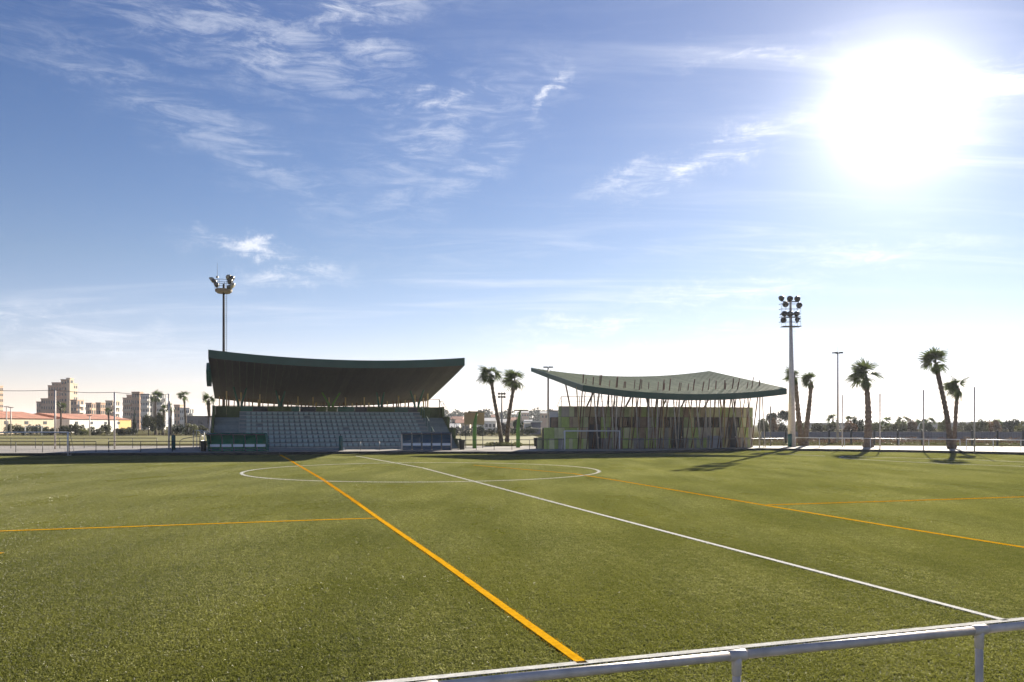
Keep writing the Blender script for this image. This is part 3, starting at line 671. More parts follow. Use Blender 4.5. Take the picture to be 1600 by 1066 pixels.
# ------------------------------------------------------------------ palms
def fan_mesh(seed, droop=.35):
    rnd = random.Random(seed); b = MB(); L0 = .62
    b.tube([(0, 0, 0), (L0 * .5, 0, .10), (L0, 0, .08)], [.03, .022, .015], 4)
    n = 14
    for k in range(n):
        a = R(-82 + 164 * k / (n - 1)) + rnd.gauss(0, .04); ln = (1.12 - .25 * abs(k - n // 2) / (n / 2)) * rnd.uniform(.85, 1.1); wv = .05
        ca, sa = math.cos(a), math.sin(a); pts = []
        for q in (0, .45, .8, 1):
            r = ln * q; z = .08 - droop * (q ** 2) * ln * rnd.uniform(.8, 1.2); ww = wv * (1 - q) * (.4 if q == 0 else 1) + .004 + (.03 if 0 < q < 1 else 0) * .6
            c = Vector((L0 + ca * r, sa * r, z)); s_ = Vector((-sa, ca, 0)) * ww; pts.append((c - s_, c + s_ + Vector((0, 0, .015))))
        for p, q in zip(pts, pts[1:]): b.poly([p[0], p[1], q[1], q[0]])
    return b.mesh('frond', M_frond)
FANS = [fan_mesh(s, d) for s, d in ((1, .25), (2, .5), (3, .8), (4, .4))]
def palm(label, bx, by, tx, tz, r0, r1, crown, wind=1.0, nf=20, group=None, seed=0, detail=10, base_z=.2, ty=0, dense=False):
    rnd = random.Random(seed * 13 + 5)
    t = thing('palm_tree', label, 'palm tree', (bx, by, base_z), 0, group); H = tz - base_z; dx = tx - bx
    pts = []; rs = []; n = max(8, int(H / .22)) if detail > 5 else 6
    for k in range(n + 1):
        q = k / n; pts.append((dx * (q ** 1.15) + .06 * math.sin(q * 5 + seed), ty * q, H * q))
        r = r0 + (r1 - r0) * min(1, q * 1.15) + (r0 * .35 * max(0, 1 - q * 10)); rs.append(r * (1.0 + (.13 if k % 2 else -.08) + rnd.uniform(-.09, .09)) * (1.15 if .84 < q < .97 else 1))
    MB().tube(pts, rs, 9).build('trunk', M_trunk, t)
    top = Vector(pts[-1])
    for k in range(nf):
        yaw = rnd.uniform(0, 6.283); pitch = rnd.uniform(-35, 80)
        d = Vector((math.cos(yaw) * math.cos(R(pitch)), math.sin(yaw) * math.cos(R(pitch)), math.sin(R(pitch))))
        d = (d + Vector((-.75, .0, .12)) * wind * rnd.uniform(.3, 1.6)).normalized()
        if wind > .6 and d.x > .25 and rnd.random() < .7: d.x = -d.x
        q = d.to_track_quat('X', 'Z'); o = link('frond', FANS[rnd.randrange(4)], t, tuple(top + Vector((rnd.uniform(-.06, .06), 0, rnd.uniform(-.1, .15))))); o.rotation_euler = (q.to_matrix() @ Matrix.Rotation(rnd.uniform(-1.0, 1.0), 3, 'X')).to_euler()
        s = crown * rnd.uniform(.75, 1.08); o.scale = (s, s, s)
    # dead skirt
    for k in range(9):
        yaw = rnd.uniform(0, 6.283); d = Vector((math.cos(yaw) * .7, math.sin(yaw) * .7, -1)).normalized(); q = d.to_track_quat('X', 'Z')
        o = link('frond', FANS[2], t, tuple(top + Vector((0, 0, -.1)))); o.rotation_euler = q.to_euler(); s = crown * .5; o.scale = (s, s, s)
    return t
G1 = 'pair of fan palms between the grandstand and the pavilion'
def palm_px(label, bpx, bY, tpx, tpy, r0, r1, crown, **k):
    palm(label, wx(bpx, bY), bY, wx(tpx, bY), wz(tpy, bY), r0, r1, crown, **k)
palm_px('left fan palm of the pair growing from the low bed beside the grandstand', 783, 90, 767, 587, .23, .16, .95, wind=.25, group=G1, seed=1, nf=23)
palm_px('right fan palm of the pair growing from the low bed, leaning right', 791, 90.6, 804, 596, .25, .17, .95, wind=.25, group=G1, seed=2, nf=23)
G2 = 'windblown fan palms along the right side of the pitch'
palm_px('windblown fan palm half hidden behind the right floodlight tower', 1253, 92, 1241, 590, .32, .19, .86, wind=.9, group=G2, seed=3)
palm_px('slim windblown fan palm just right of the floodlight tower', 1259, 90, 1267, 597, .30, .18, .78, wind=1.0, group=G2, seed=4)
palm_px('thick-trunked windblown palm standing alone beside the right walkway', 1357.5, 84.5, 1353.5, 590, .40, .22, 1.3, wind=.7, group=G2, seed=5, nf=20)
palm_px('tallest windswept fan palm on the right, leaning left over the rail', 1486, 79, 1463, 568, .25, .19, 1.0, wind=1.3, group=G2, seed=6, nf=26)
palm_px('shorter windswept palm sharing the base of the tallest one at right', 1489, 79.6, 1498, 607, .20, .16, .82, wind=1.3, group=G2, seed=7, nf=22)
G3 = 'palms beyond the second pitch on the left'
for i, (lb, bpx, Y, tpx, tpy, cr, lab) in enumerate((
    (0, 291, 180, 288, 619, 1.5, 'tall dark fan palm beyond the second pitch, standing clear against the sky'),
    (0, 243, 185, 243, 621, 1.6, 'tall fan palm in front of the white balconied flats'),
    (0, 267, 175, 267, 637, 1.1, 'short fan palm just right of the last net post'),
    (0, 255, 178, 256, 640, 1.0, 'small palm left of the last net post'),
    (0, 95, 190, 95, 636, 1.3, 'fan palm in front of the tall apartment tower'),
    (0, 170, 190, 170, 643, .9, 'small palm before the low flats beside the middle net post'),
    (0, 330, 102, 326, 626, .9, 'fan palm peeking out at the left end of the grandstand'))):
    cr *= .68; palm_px(lab, bpx, Y, tpx, tpy, .26, .18, cr, wind=.5, group=G3, seed=20 + i, nf=14, detail=3)
# planting bed
pb = thing('planting_bed', 'low green planting bed round the feet of the palm pair', 'planter', (wx(786, 89.6), 89.0, WALK))
MB().prism([(1.9 * math.cos(k * .5236), 1.0 * math.sin(k * .5236)) for k in range(12)], 'z', -.05, .08).build('bed_soil', M_ground, pb)
def leaf_cloud(n, blobs, size, seed, flat=.6, m=None, name='crown'):
    rnd = random.Random(seed); b = MB(); vv = b.v; ff = b.f
    tw = [bl[3] ** 2 for bl in blobs]
    for i in range(n):
        c = rnd.choices(blobs, tw)[0]; a = rnd.gauss(0, 1), rnd.gauss(0, 1), rnd.gauss(0, 1); ln = math.sqrt(sum(q * q for q in a)) or 1
        r = c[3] * rnd.uniform(.55, 1.05); p = Vector((c[0] + a[0] / ln * r, c[1] + a[1] / ln * r, c[2] + a[2] / ln * r * flat * 1.3))
        s = size * rnd.uniform(.5, 1.3); e1 = Vector((rnd.gauss(0, 1), rnd.gauss(0, 1), rnd.gauss(0, .7))).normalized() * s; e2 = e1.cross(Vector((rnd.gauss(0, 1), rnd.gauss(0, 1), rnd.gauss(0, 1)))).normalized() * s * .6
        k = len(vv); vv += [tuple(p - e1), tuple(p + e2), tuple(p + e1), tuple(p - e2)]; ff.append((k, k + 1, k + 2, k + 3))
    me = bpy.data.meshes.new(name); me.from_pydata(b.v, [], b.f); me.materials.append(m); return me
stuff(link('ground_cover', leaf_cloud(1500, [(x * .45 - 1.5, random.uniform(-.5, .5), .15, .35) for x in range(8)], .07, 3, m=MATS['yellow_green_leaf']), pb))

# ------------------------------------------------------------------ trees and shrubs
def crown_blobs(seed, w=1.0, h=1.0, n=9, lo=.35):
    rnd = random.Random(seed); return [(rnd.uniform(-.62, .62) * w, rnd.uniform(-.62, .62) * w, h * rnd.uniform(lo, .82), rnd.uniform(.22, .42) * w) for _ in range(n)]
CR_ = {}
def crown_mesh(kind, var, m):
    k = (kind, var, m.name)
    if k not in CR_:
        if kind == 'shrub': bl = crown_blobs(var, 1, 1, 10, .15); CR_[k] = leaf_cloud(1500, bl, .075, var, .75, m)
        elif kind == 'tree': bl = crown_blobs(var + 50, .75, 1, 11, .42); CR_[k] = leaf_cloud(1700, bl, .07, var, .7, m)
        elif kind == 'pine': bl = [(0, 0, .3 + .1 * q, .34 - .045 * q) for q in range(7)]; CR_[k] = leaf_cloud(1400, bl, .055, var, .5, m)
        elif kind == 'flat': bl = crown_blobs(var + 90, 1.0, 1, 12, .62); CR_[k] = leaf_cloud(1500, bl, .06, var, .35, m)
    return CR_[k]
STEM = MB().tube([(0, 0, 0), (.02, 0, .3), (0, .02, .62)], [.045, .03, .015], 6).tube([(.02, 0, .28), (.22, .05, .6)], [.022, .008], 5).tube([(.01, 0, .33), (-.2, -.08, .62)], [.02, .008], 5).mesh('trunk', M_bark)
def plant(label, kind, px, Y, ytop, wpx, m, cat='tree', group=None, var=0, z0=.1):
    h = (wz(ytop, Y) - z0); w_ = wpx * Y / F / 2
    t = thing('shrub' if kind == 'shrub' else ('pine_tree' if kind in ('pine', 'flat') else 'tree'), label, cat, (wx(px, Y), Y, z0), (var * 1.7) % 6.28, group)
    link('trunk', STEM, t, sc=(h * .6, h * .6, h)); link('crown', crown_mesh(kind, var % 4, m), t, sc=(w_, w_, h * 1.08)); return t
rnd = random.Random(21)
names = ['round grey-olive shrub', 'loose dark olive bush', 'broad dusty green bush', 'low yellowish bush', 'tall ragged olive tree', 'dense dark green bush']
# left belt beyond the second pitch
landmarks = [(15, 'near the left edge, left of the twin lamp posts'), (38, 'behind the pale far goal, left side'), (58, 'behind the pale far goal, right side'), (77, 'left of the first tall net post'), (100, 'right of the first tall net post'),
    (118, 'below the right end of the apartment tower'), (133, 'before the second red-roofed shed, left end'), (150, 'before the middle of the second red-roofed shed'), (166, 'left of the middle tall net post'), (186, 'right of the middle tall net post'), (203, 'at the yellow end of the red-roofed shed'),
    (219, 'below the stepped side of the balconied flats'), (232, 'at the foot of the white balconied flats'), (249, 'between the two small palms by the last net post'), (276, 'right of the last tall net post'), (299, 'before the long grey building, left half'), (316, 'before the long grey building, beside the grandstand')]
for i, (px, lm) in enumerate(landmarks):
    kd = 'shrub'; m = (M_leaf, M_leaf, M_leaf2, M_leaf)[i % 4]; yt = rnd.uniform(664, 670); wp = rnd.uniform(24, 34)
    nm = names[i % 3] if i != 6 else names[3]
    if i == 6: m = M_leaf4; yt = 671
    if i == 11: kd = 'pine'; yt = 641; wp = 16; m = M_leaf2; nm = 'dark cypress-like pine'; px = 210
    if i in (12, 13): kd = 'tree'; yt = 650; wp = 30; nm = names[4]
    plant(f'{nm} {lm}', kd, px, 172 + (i % 3) * 3, yt, wp, m, 'tree' if kd != 'shrub' else 'shrub', 'bushes and trees beyond the second pitch', i)
# hedge beyond the middle of the second pitch
hd = thing('hedge', 'dark clipped hedge running behind the second pitch, seen between grandstand and pavilion', 'hedge', (wx(770, 165), 165, .1))
hw = 145 * 165 / F / 2
stuff(link('foliage', leaf_cloud(7000, [(-hw + k * .55, random.uniform(-.3, .3), random.uniform(.4, 1.5), .55) for k in range(int(hw * 2 / .55))], .12, 9, .8, M_leaf2), hd))
for i, (px, yt, wp, lm) in enumerate(((748, 667, 26, 'rising from the hedge behind the tan sign board'), (789, 664, 26, 'rising behind the feet of the palm pair'), (811, 657, 24, 'rising behind the second T-shaped post'), (828, 668, 18, 'left of the blue-grey shed'))):
    plant(f'dark round tree {lm}', 'tree', px, 162, yt, wp, M_leaf2 if i != 1 else mat('purple_leaf', (.05, .025, .03), .6, var=.3), 'tree', 'dark trees at the hedge', i)
# right belt
cats = [(M_leaf, 'olive'), (M_leaf3, 'reddish dry'), (M_leaf2, 'dark green'), (M_leaf4, 'yellow-green'), (M_leaf, 'dusty')]
rl = [(1192, 'beside the right wall of the pavilion'), (1207, 'under the umbrella pine, left of it'), (1222, 'just left of the right floodlight tower'), (1247, 'between the tower and the slim palm'), (1279, 'right of the slim palm'),
      (1296, 'left of the tall street lamp'), (1327, 'between the street lamp and the thick palm, nearer the lamp'), (1341, 'left of the thick-trunked palm'), (1372, 'right of the thick-trunked palm'), (1390, 'behind the second white net pole'),
      (1406, 'between the second and third net poles, left one'), (1424, 'between the second and third net poles, right one'), (1452, 'right of the third net pole'), (1476, 'behind the tallest leaning palm'), (1507, 'behind the shorter leaning palm'), (1532, 'right of the last net pole'), (1556, 'behind the far thin mast at right'), (1580, 'near the right edge of the view'), (1600, 'at the very right edge of the view')]
for i, (px, lm) in enumerate(rl):
    m, cn = cats[i % 5]; yt = rnd.uniform(655, 664)
    plant(f'{cn} roadside bush {lm}', 'shrub', px, 150 + (i * 7) % 20, yt, rnd.uniform(20, 32), m, 'shrub', 'roadside bushes on the right', i)
for i, (px, Y, yt, wp, lm) in enumerate(((1204, 190, 645, 26, 'left umbrella pine beside the pavilion roof tip'), (1225, 190, 642, 22, 'right umbrella pine half behind the floodlight tower'))):
    plant(lm, 'flat', px, Y, yt, wp, M_leaf2, 'pine tree', 'umbrella pines', i)
for i, (px, yt, lm) in enumerate(((1302, 656, 'small far palm left of the tall street lamp'), (1330, 659, 'small far palm right of the tall street lamp'), (1385, 660, 'small far palm by the second net pole'), (1412, 658, 'small far palm between the middle net poles'), (1441, 662, 'small far palm at the third net pole'), (1455, 661, 'small far palm right of the third net pole'), (1560, 664, 'small far palm near the right edge'))):
    palm_px(lm, px, 172, px - 1, yt, .25, .18, 1.0, wind=.3, group='small far palms on the right', seed=40 + i, nf=12, detail=3)
# dry scrub behind the right fence
stuff(link('scrub', leaf_cloud(9000, [(random.uniform(33, 78), random.uniform(104, 118), .25, random.uniform(.3, .8)) for _ in range(240)], .10, 5, .6, M_leaf3)), 'dry reddish scrub behind the dark mesh fence on the right', 'scrub')
stuff(link('verge', leaf_cloud(9000, [(random.uniform(28, 75), random.uniform(94, 99), .1, random.uniform(.2, .5)) for _ in range(300)], .08, 6, .5, M_leaf4)), 'green weedy verge along the fence on the right', 'grass')

# ------------------------------------------------------------------ lamps and masts
def flood_lamp(b, p, yaw, tilt, r=.28):
    d = Vector((math.cos(yaw) * math.cos(tilt), math.sin(yaw) * math.cos(tilt), math.sin(tilt))); p = Vector(p)
    b.tube([p - d * .28, p - d * .15, p + d * .05, p + d * .16], [r * .25, r * .7, r, r * 1.04], 10)
def tower_right():
    Y = 87.0; X = wx(1237, Y); H = wz(470, Y)
    t = thing('floodlight_tower', 'tall grey floodlight tower with three tiers of round lamps beside the pavilion', 'floodlight', (X, Y, WALK)); H -= WALK
    MB().tube([(0, 0, 0), (0, 0, 6), (-.12, 0, H)], [.40, .27, .11], 14).build('mast', M_galv, t, True)
    MB().tube([(-.28, -.3, 0), (-.28, -.3, 1.25)], .2, 12).build('padding', M_teal, t, True)
    k = Y / F
    def z(py): return wz(py, Y) - WALK
    for py, x0, x1 in ((471.5, -1.0, .8), (490, -1.3, .8), (496, -.95, .75), (510, -.5, .75)):
        MB().box(-.12 + x0 * .75, -.05 + x1 * .95, -.06, .06, z(py) - .05, z(py) + .05).build('cross_arm', M_steel, t)
    MB().box(-1.0, .85, -.5, .5, z(510.5) - .03, z(510.5) + .03).build('platform', M_steel, t); MB().box(-1.1, .8, -.45, .45, z(490) - .12, z(490) - .06).build('platform', M_steel, t)
    for py in (510, 490):
        g = MB(); zz = z(py)
        for q in (.45, .95): g.tube([(-1.15, -.5, zz + q), (.75, -.5, zz + q), (.75, .5, zz + q), (-1.15, .5, zz + q), (-1.15, -.5, zz + q)], .018, 4)
        for xx in (-1.15, -.75, .4, .75): g.tube([(xx, -.5, zz), (xx, -.5, zz + .95)], .018, 4)
        g.build('cage_rail', M_steel, t)
    i = 0
    for px, py, s in ((1220.5, 466.5, 1), (1232.5, 466.8, 1), (1245, 466.8, 1), (1226, 475.5, 0), (1247, 477, 1), (1224, 490.3, 0), (1243, 490.8, 1), (1222.5, 500, 1), (1245, 500.5, 0), (1233, 490.5, 1)):
        b = MB(); x = wx(px, Y) - X; flood_lamp(b, (x, -.25, z(py)), R(-100 + (i % 3) * 15 if i % 2 else 200 + i * 18), R(-32), .30); lp = b.build('lamp', M_lampg, t, True); i += 1
        MB().tube([(x, -.2, z(py) - .02), (x * .8, 0, z(py) - .35)], .03, 5).build('lamp_bracket', M_steel, t)
    ld = MB()
    for q in range(40): ld.box(.12, .26, -.15, -.12, 2 + q * .3, 2.03 + q * .3)
    ld.build('climbing_rungs', M_steel, t)
tower_right()
def mast_left():
    Y = 98.0; X = wx(349.5, Y); k = Y / F
    t = thing('floodlight_mast', 'slim floodlight mast with round platform and aerial rising behind the grandstand', 'floodlight', (X, Y, 0))
    def z(py): return wz(py, Y)
    MB().tube([(0, 0, 0), (0, 0, z(444))], [.17, .12], 12).build('mast', mat('dark_mast_paint', (.05, .045, .045), .8, spec=.1), t, True)
    MB().tube([(0, 0, z(458.5)), (0, 0, z(456)), (0, 0, z(452.5)), (0, 0, z(452))], [.7, .92, .95, .9], 20).build('platform', mat('brown_platform', (.20, .15, .10), .7), t)
    g = MB(); n = 14
    for zz in (z(445), z(438.5)): g.tube([(.95 * math.cos(a * math.pi / 7), .95 * math.sin(a * math.pi / 7), zz) for a in range(15)], .025, 4)
    for a in range(7): g.tube([(.95 * math.cos(a * .9), .95 * math.sin(a * .9), z(452)), (.95 * math.cos(a * .9), .95 * math.sin(a * .9), z(438.5))], .022, 4)
    g.build('guard_rail', M_steel, t)
    i = 0
    for px, py, yaw in ((333, 438, 190), (337, 441, 200), (340.5, 446, 215), (358.5, 434, -20), (364, 436, -15), (361, 440.5, -25), (365, 446.5, -10), (360, 450, -30)):
        b = MB(); flood_lamp(b, (wx(px, Y) - X, -.45, z(py)), R(yaw), R(-35), .34); b.build('lamp', M_lampg if i % 3 else M_lens, t, True); i += 1
    MB().tube([(wx(339.5, Y) - X, 0, z(445)), (wx(339.5, Y) - X, 0, z(411))], [.03, .012], 5).build('aerial', M_dsteel, t)
    MB().tube([(wx(339.5, Y) - X - .12, 0, z(433)), (wx(339.5, Y) - X + .12, 0, z(433))], .12, 6).build('aerial_box', M_steel, t)
    ld = MB()
    for s in (.34, .40): ld.tube([(s, -.1, 8), (s, -.1, z(456))], .012, 4)
    for q in range(34): ld.box(.2, .42, -.12, -.09, 9 + q * .3 * .8, 9.03 + q * .3 * .8)
    ld.build('ladder', M_steel, t)
mast_left()
def small_tower():
    Y = 210.; X = wx(784, Y); t = thing('floodlight_tower', 'distant floodlight tower with two rows of lamps seen between the palm pair', 'floodlight', (X, Y, 0))
    MB().tube([(0, 0, 0), (0, 0, wz(616, Y))], [.3, .12], 8).build('mast', M_steel, t)
    for py in (616, 620): MB().box(-.8, .8, -.06, .06, wz(py, Y) - .05, wz(py, Y) + .05).build('cross_arm', M_dsteel, t)
    for py in (615, 620):
        for x in (-.65, 0, .65): b = MB(); flood_lamp(b, (x, -.2, wz(py, Y)), R(-90), R(-30), .33); b.build('lamp', M_lampg, t)
small_tower()
def lamp_post(label, px, Y, ytop, kind):
    X = wx(px, Y); H = wz(ytop, Y); t = thing('lamp_post', label, 'street lamp', (X, Y, 0))
    MB().tube([(0, 0, 0), (0, 0, H)], [.15, .08], 10).build('pole', M_galv, t, True)
    if kind == 'ring':
        MB().tube([(0, 0, H), (0, 0, H + .9)], .015, 4).build('aerial', M_steel, t)
        for k in range(5):
            a = k * 1.257 + .3; b = MB(); b.box(-.22, .22, -.14, .14, -.07, .07); b.build('lamp', M_lampg, t).matrix_local = Matrix.Translation((math.cos(a) * .48, math.sin(a) * .4, H + .05)) @ Matrix.Rotation(a, 4, 'Z')
            MB().tube([(0, 0, H - .1), (math.cos(a) * .4, math.sin(a) * .35, H)], .03, 5).build('lamp_arm', M_steel, t)
    else:
        for s in (-1, 1):
            MB().box(*(sorted((s * .03, s * .48))), -.14, .14, H - .02, H + .10).build('lamp', M_lampg, t)
lamp_post('slim tall street lamp with a ring of lamp heads, right of the floodlight tower', 1309, 110, 552, 'ring')
lamp_post('thin grey lamp post with twin heads at the left tip of the pavilion roof', 856.5, 86, 574.5, 'twin')
for i, (px, yt, lm) in enumerate(((10, 636, 'left one of the twin far lamp posts at the left edge'), (17, 637, 'right one of the twin far lamp posts at the left edge'), (140, 650, 'far lamp post before the second red-roofed shed'))):
    lamp_post('thin ' + lm, px, 168, yt, 'twin')
lamp_post('white-headed lamp pole beside the left side wall of the grandstand', 328, 96, 652, 'twin')

# ------------------------------------------------------------------ poles, nets, rails
def pole(label, px, pyb, pyt, group, name='net_pole', white=True, r=.055):
    Y = F * CAM_H / (pyb - HOR); tag(MB().tube([(0, 0, 0), (0, 0, wz(pyt, Y))], r, 10).build(name, M_galv if white else M_steel, None, True, (wx(px, Y), Y, 0)), label, 'pole', group)
G4 = 'bare net poles along the right side of the pitch'
pole('thin pale net pole between the tall street lamp and the thick palm, leftmost of four', 1316, 702, 617, G4)
pole('pale net pole right of the thick-trunked palm', 1375, 704.5, 615, G4)
pole('pale net pole left of the tallest leaning palm', 1443, 707, 609.5, G4)
pole('pale net pole right of the leaning palm pair, rightmost of four', 1522.5, 709.5, 605, G4)
pole('distant thin white mast near the right edge', 1561, 676, 640, None, 'mast', r=.09)
pole('grey corner pole with a short arm right of the pavilion', 1204, 700, 635, None, 'corner_pole', False, .06)
def ball_net():
    Y0, Y1 = 78., 79.; t = thing('ball_net', 'tall ball-stop net on galvanised posts left of the grandstand', 'ball net', (0, 0, WALK))
    P = [(px, Y, pt) for px, Y, pt in ((-60, 77, 607.6), (86, 77.6, 609.8), (179, 78.2, 613.2), (264, 78.8, 615.8))]
    tops = []
    for px, Y, pt in P:
        x = wx(px, Y); z = wz(pt, Y); tops.append((x, Y, z)); MB().tube([(x, Y, 0), (x, Y, z - WALK)], .075, 10).build('post', M_galv, t, True)
    n = MB(); c = MB()
    for a, b in zip(tops, tops[1:]):
        c.tube([(a[0] + (b[0] - a[0]) * q / 8, a[1] + (b[1] - a[1]) * q / 8, a[2] + (b[2] - a[2]) * q / 8 - .12 * math.sin(math.pi * q / 8) - WALK) for q in range(9)], .022, 5)
        ln = b[0] - a[0]; k = int(ln / .24)
        for q in range(k):
            s = q / k; x = a[0] + ln * s; y = a[1] + (b[1] - a[1]) * s; n.tube([(x, y, .02), (x, y, a[2] + (b[2] - a[2]) * s - WALK - .1 * math.sin(math.pi * s))], .0022, 3, False)
        for q in range(22): zz = .1 + q * .24; n.tube([(a[0], a[1], zz), (b[0], b[1], zz)], .0022, 3, False)
    c.build('top_cable', M_dsteel, t); n.build('net', M_net, t)
ball_net()
def rail_fence(label, pts, H, m, spacing=2.0, z=WALK, r=.03, mid=False, name='rail_fence', skip=()):
    p0 = Vector((*pts[0], 0)); t = thing(name, label, 'railing', (p0.x, p0.y, z)); P = [Vector((*p, 0)) - p0 for p in pts]
    MB().tube([tuple(p + Vector((0, 0, H))) for p in P], r, 8).build('top_rail', m, t, True)
    if mid: MB().tube([tuple(p + Vector((0, 0, H * .5))) for p in P], r * .7, 6).build('mid_rail', m, t, True)
    pm = MB().tube([(0, 0, 0), (0, 0, H - r)], r * .9, 8).mesh('post', m, True)
    for a, b in zip(P, P[1:]):
        n = max(1, round((b - a).length / spacing))
        for k in range(n): link('post', pm, t, tuple(a + (b - a) * k / n))
    link('post', pm, t, tuple(P[-1])); return t
def gl_(px, Y): return (wx(px, Y), Y)
rail_fence('low dark rail at the pitch edge left of the grandstand, stopping at the gap', [gl_(-60, 68.6), gl_(150, 69.5)], .86, M_dsteel, 2.1)
rail_fence('low dark rail between the gap and the left dugout', [gl_(170, 69.6), gl_(318, 70.6)], .86, M_dsteel, 2.1)
rail_fence('second dark rail behind the walkway under the tall ball net', [gl_(-60, 80), gl_(245, 81)], .95, M_dsteel, 2.2)
rail_fence('thin pale rail across the front of the seating, between the dugouts', [gl_(534, 73.4), gl_(622, 74.2)], .8, M_steel, 1.75, r=.02)
rail_fence('dark low rail along the pitch edge between the grandstand and the pavilion', [gl_(716, 75.0), gl_(882, 76.6)], .88, M_dsteel, 1.65, r=.025)
rail_fence('grey low rail running in front of the pavilion poles', [gl_(968, 77.8), gl_(1060, 79.0), gl_(1160, 82.5), gl_(1225, 84.8)], .86, M_steel, 2.2, r=.025)
rail_fence('white-topped low rail beside the right walkway, from tower to palms', [gl_(1243, 85.6), gl_(1360, 80.5), gl_(1500, 75.3)], .92, M_white, 2.2, r=.032)
rail_fence('white-topped low rail at the right edge beyond the gap', [gl_(1510, 74.8), gl_(1640, 71.0)], .92, M_white, 2.2, r=.032)
rail_fence('far thin rail before the dark hedge', [gl_(700, 158), gl_(850, 158)], 1.5, M_steel, 4.5)
rail_fence('far green rail beyond the second pitch beside the grandstand', [gl_(215, 160), gl_(335, 160)], 1.6, M_steel, 4.5)
# dark mesh fence on the right
def mesh_fence():
    pts = [gl_(1195, 101), gl_(1330, 98), gl_(1480, 93), gl_(1640, 89)]
    t = thing('mesh_fence', 'dark wire mesh fence with square posts behind the right walkway', 'fence', (*pts[0], 0)); p0 = Vector((*pts[0], 0)); P = [Vector((*p, 0)) - p0 for p in pts]
    H = wz(672, 95); pm = MB().box(-.09, .09, -.09, .09, 0, H).mesh('post', M_dsteel); n = MB()
    for a, b in zip(P, P[1:]):
        d = b - a; k = round(d.length / 2.3)
        for i in range(k):
            s = a + d * i / k; e = a + d * (i + 1) / k; link('post', pm, t, tuple(s), (0, 0, math.atan2(d.y, d.x)))
            w = MB(); dl = e - s
            for q in range(1, 16): u = s + dl * q / 16; w.box(u.x - .006, u.x + .006, u.y - .006, u.y + .006, .1, H - .05)
            for q in range(9): w.tube([tuple(s + Vector((0, 0, .1 + q * (H - .2) / 8))), tuple(e + Vector((0, 0, .1 + q * (H - .2) / 8)))], .006 if q < 8 else .025, 4, False)
            w.build('mesh_panel', M_dsteel, t)
mesh_fence()
# long low grey road wall behind the scrub
wl = thing('road_wall', 'long pale grey-blue road barrier wall beyond the scrub on the right', 'wall', (wx(1190, 128), 128, 0), R(-6))
k_ = 0
for k in range(40):
    MB().box(k * 2.2 + .01, k * 2.2 + 2.19, 0, .3, 0, 1.35 + .0).build('wall_panel', mat('wall_blue_grey', (.30, .29, .30), .85, var=.12), wl)
struct(MB().poly([(x, y, WALK + .012) for x, y in ((25, 130), (150, 118), (150, 146), (25, 146))]).build('road', mat('asphalt', (.05, .05, .055), .9, spec=.0)))
# T posts and sign board
def tpost(label, px, Y, pyt, bx0, bx1):
    t = thing('light_column', label, 'column', (wx(px, Y), Y, WALK)); H = wz(pyt, Y) - WALK; k = Y / F
    MB().tube([(0, 0, 0), (0, 0, H * .5), (.05, 0, H * .72), (.22, 0, H)], [.2, .19, .17, .08], 10).build('stem', M_lime, t, True)
    MB().box((bx0 - px) * k, (bx1 - px) * k, -.35, .35, H - .05, H + .07).build('top_panel', M_board if False else mat('olive_panel', (.28, .26, .15), .6), t)
tpost('bright green column with flat top panel in front of the tan board', 741.5, 80.5, 644, 731.5, 758)
tpost('bright green bent column with flat top panel right of the palm pair', 809.5, 83, 641.5, 803, 825)
sb = thing('sign_board', 'blank tan board hung behind the left bright green column', 'board', (wx(741, 81.3), 81.3, WALK))
MB().box(-.95, .95, 0, .08, wz(663.5, 81.3) - WALK, wz(645, 81.3) - WALK).build('panel', M_board, sb)
for s in (-.8, .8): MB().box(s - .03, s + .03, .09, .14, 0, wz(645, 81.3) - WALK).build('leg', M_dsteel, sb)
# bollards (padded posts) and bins
for px, Y, yt, lm in ((271, 75.5, 680, 'standing at the foot of the last net post'), (532.5, 73.6, 681, 'standing on the pitch edge in front of the seats')):
    t = thing('padded_post', 'dark green padded post ' + lm, 'post', (wx(px, Y), Y, 0), 0, 'dark green padded posts')
    MB().tube([(0, 0, 0), (0, 0, wz(yt, Y) - .1), (0, 0, wz(yt, Y))], [.17, .17, .13], 12).build('padding', M_teal, t, True)
    MB().tube([(0, 0, wz(yt, Y)), (0, 0, wz(yt, Y) + .15)], .04, 8).build('post_cap', M_steel, t)
    if px > 500: MB().tube([(.26, 0, 0), (.26, 0, .45)], .04, 8).build('marker', M_white, t)
for px, Y, lm in ((318, 71.5, 'beside the left dugout'), (722, 76.6, 'at the right corner of the grandstand'), (838, 88, 'on the walkway left of the pavilion')):
    t = thing('litter_bin', 'black litter bin ' + lm, 'bin', (wx(px, Y), Y, WALK), 0, 'black litter bins'); h = .82
    MB().tube([(0, 0, .0), (0, 0, h)], [.22, .28], 12).build('body', M_bin, t); MB().tube([(0, 0, h), (0, 0, h + .05)], [.3, .3], 12).build('rim', M_dsteel, t)
